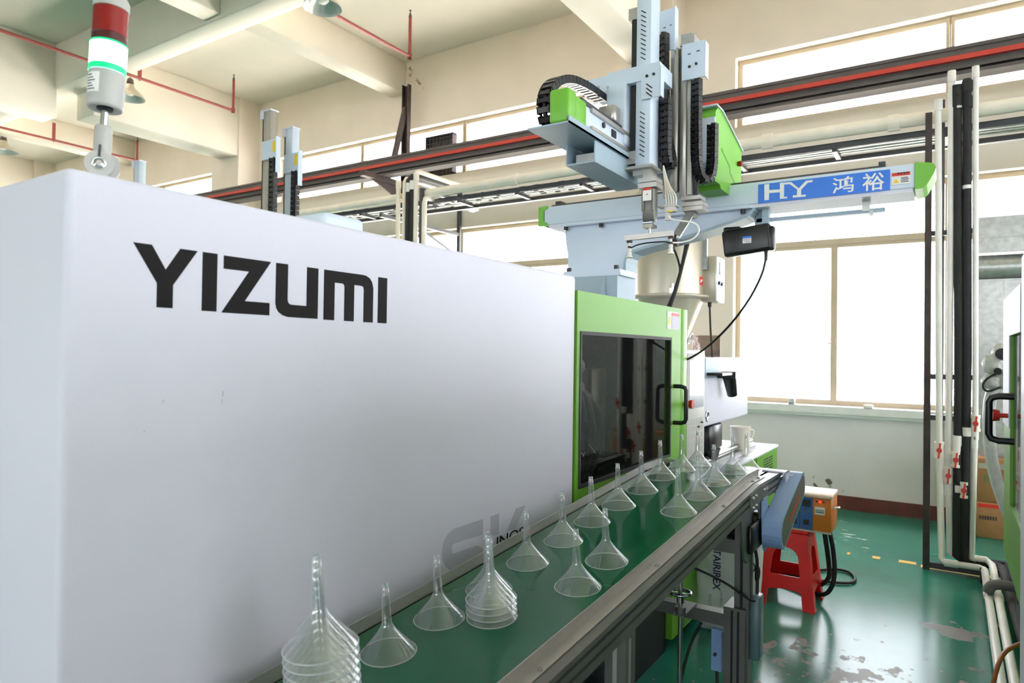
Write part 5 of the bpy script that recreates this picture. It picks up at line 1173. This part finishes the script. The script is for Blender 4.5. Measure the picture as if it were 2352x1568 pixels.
part('door_pane', MB().add([(2.43, Y2-0.01, 0.99), (2.87, Y2-0.01, 0.99), (2.87, Y2-0.01, 1.586), (2.43, Y2-0.01, 1.586)], [(0, 1, 2, 3)]), 'door_glass', d2)
part('handle', d_handle(2.655, 1.378, 1.236, Y2, 0.066, 1), 'black_plastic', d2, 'black tubular pull handle')
part('emergency_button', MB().cyl((2.90, Y2, 1.30), (2.90, Y2+0.03, 1.30), 0.008).cyl((2.90, Y2+0.025, 1.30), (2.90, Y2+0.045, 1.30), 0.018, 0.022, 18), 'red_plastic', d2)
part('mould_bay', MB().box(2.44, 3.15, Y2-1.0, Y2-0.95, 0.6, 1.7).box(2.44, 3.15, Y2-0.95, Y2-0.04, 0.55, 0.6).box(3.11, 3.15, Y2-0.95, Y2-0.04, 0.6, 1.7).box(2.44, 3.15, Y2-0.95, Y2-0.035, 1.68, 1.72), 'dark_cavity', m2)
part('base_frame', MB().box(2.4, 3.2, Y2-0.95, Y2-0.32, 0, 0.6).box(3.15, 5.6, Y2-1.0, Y2-0.42, 0.0, 0.75), 'machine_green', m2)
part('injection_cover', MB().box(3.4, 4.6, Y2-0.9, Y2-0.30, 0.75, 1.20, 0.012, 2), 'machine_white', m2)
# film wrapped hose assembly
fw_ = thing('wrapped_valve', 'film wrapped hydraulic valve and hose behind the right machine door', 'valve', (4.0, -0.30, 1.20))
def blob(c, r, sx=1, sz=1):
    bm = bmesh.new(); bmesh.ops.create_icosphere(bm, subdivisions=3, radius=r)
    for v in bm.verts:
        k = 1+0.10*math.sin(31*v.co.x/r*0.3+7*v.co.z/r)+0.06*math.sin(13*v.co.y/r)
        v.co = Vector((v.co.x*k*sx, v.co.y*k, v.co.z*k*sz))+Vector(c)
    return bm
mbw = MB().bm(blob((4.0, -0.185, 1.47), 0.050), True).bm(blob((3.99, -0.215, 1.525), 0.042), True).bm(blob((4.0, -0.18, 1.385), 0.048, 1, 0.8), True).bm(blob((4.0, -0.23, 1.40), 0.05), True)
part('film_wrap', mbw, 'film_white', fw_)
part('valve_port', MB().cyl((3.96, -0.215, 1.515), (3.938, -0.21, 1.52), 0.026, None, 16).mark().cyl((3.955, -0.20, 1.435), (3.94, -0.195, 1.437), 0.016, None, 14), 'ink', fw_)
part('support', MB().cyl((4.0, -0.30, 1.19), (4.0, -0.27, 1.42), 0.03, None, 12), 'galvanised', fw_)
part('hose', MB().tube([(4.0, -0.19, 1.36), (4.0, -0.165, 1.30), (4.0, -0.165, 1.10), (4.0, -0.185, 0.95), (4.0, -0.225, 0.80), (4.0, -0.27, 0.70)], 0.026, 10, 2), 'film_white', fw_)
part('cord', MB().tube([(3.95, -0.20, 1.43), (3.94, -0.15, 1.40), (3.94, -0.135, 1.36), (3.94, -0.155, 1.335), (3.95, -0.205, 1.36)], 0.005, 8, 2), 'black_rubber', fw_)

# galvanised duct on the wall at the right
du = thing('air_duct', 'dull galvanised sheet metal air duct against the window at the right', 'duct', (7.1, -0.8, 0.135))
part('duct_body', MB().box(7.08, 7.33, -1.9, -0.21, 0.135, 2.17), 'galvanised', du)
part('duct_head', MB().box(7.02, 7.33, -1.9, -0.20, 2.40, 2.70).cyl((7.15, -1.9, 2.28), (7.15, -0.20, 2.28), 0.11, None, 24), 'galvanised', du)
part('seam', MB().box(7.075, 7.08, -0.405, -0.395, 0.95, 2.17).box(7.07, 7.08, -1.9, -0.21, 2.160, 2.172).box(7.015, 7.02, -1.9, -0.20, 2.52, 2.53), 'galvanised', du)

# cardboard boxes by the wall
def carton(z0, z1, x0, label, dx=0.0):
    t = thing('cardboard_box', label, 'box', (x0+0.08, -0.5, z0))
    part('carton', MB().box(x0, x0+0.165, -0.80+dx, -0.205+dx, z0, z1, 0.006, 1), 'cardboard', t)
    return t
c1 = carton(0.0, 0.295, 6.88, 'lower brown cardboard box standing by the wall')
part('red_band', MB().box(6.878, 6.88, -0.79, -0.21, 0.255, 0.285), 'sign_red', c1)
pb = MB()
for k in range(7): pb.box(6.878, 6.88, -0.232-k*0.018, -0.222-k*0.018, 0.155, 0.185)
part('printed_row', pb, 'ink', c1)
c2 = carton(0.296, 0.66, 6.90, 'upper brown cardboard box with a green character, stacked on the lower one', -0.004)
text_part('letter', '\u4fca', (6.898, -0.245, 0.455), (0, -1, 0), (0, 0, 1), 0.085, 'green_char', c2)
part('tape', MB().box(6.897, 6.90, -0.80, -0.215, 0.575, 0.62), 'lamp_metal', c2)
# small things on the sill ledge
single('plastic_block', MB().box(7.22, 7.30, 0.60, 0.68, 1.0, 1.035, 0.01, 2), 'jug_white', 'small white plastic block on the window sill', 'block', (7.26, 0.64, 1.0))
single('sill_clip', MB().box(7.25, 7.33, 1.30, 1.36, 1.0, 1.06, 0.006, 1), 'galvanised', 'small metal block on the sill near the white injection cover', 'block', (7.29, 1.33, 1.0))
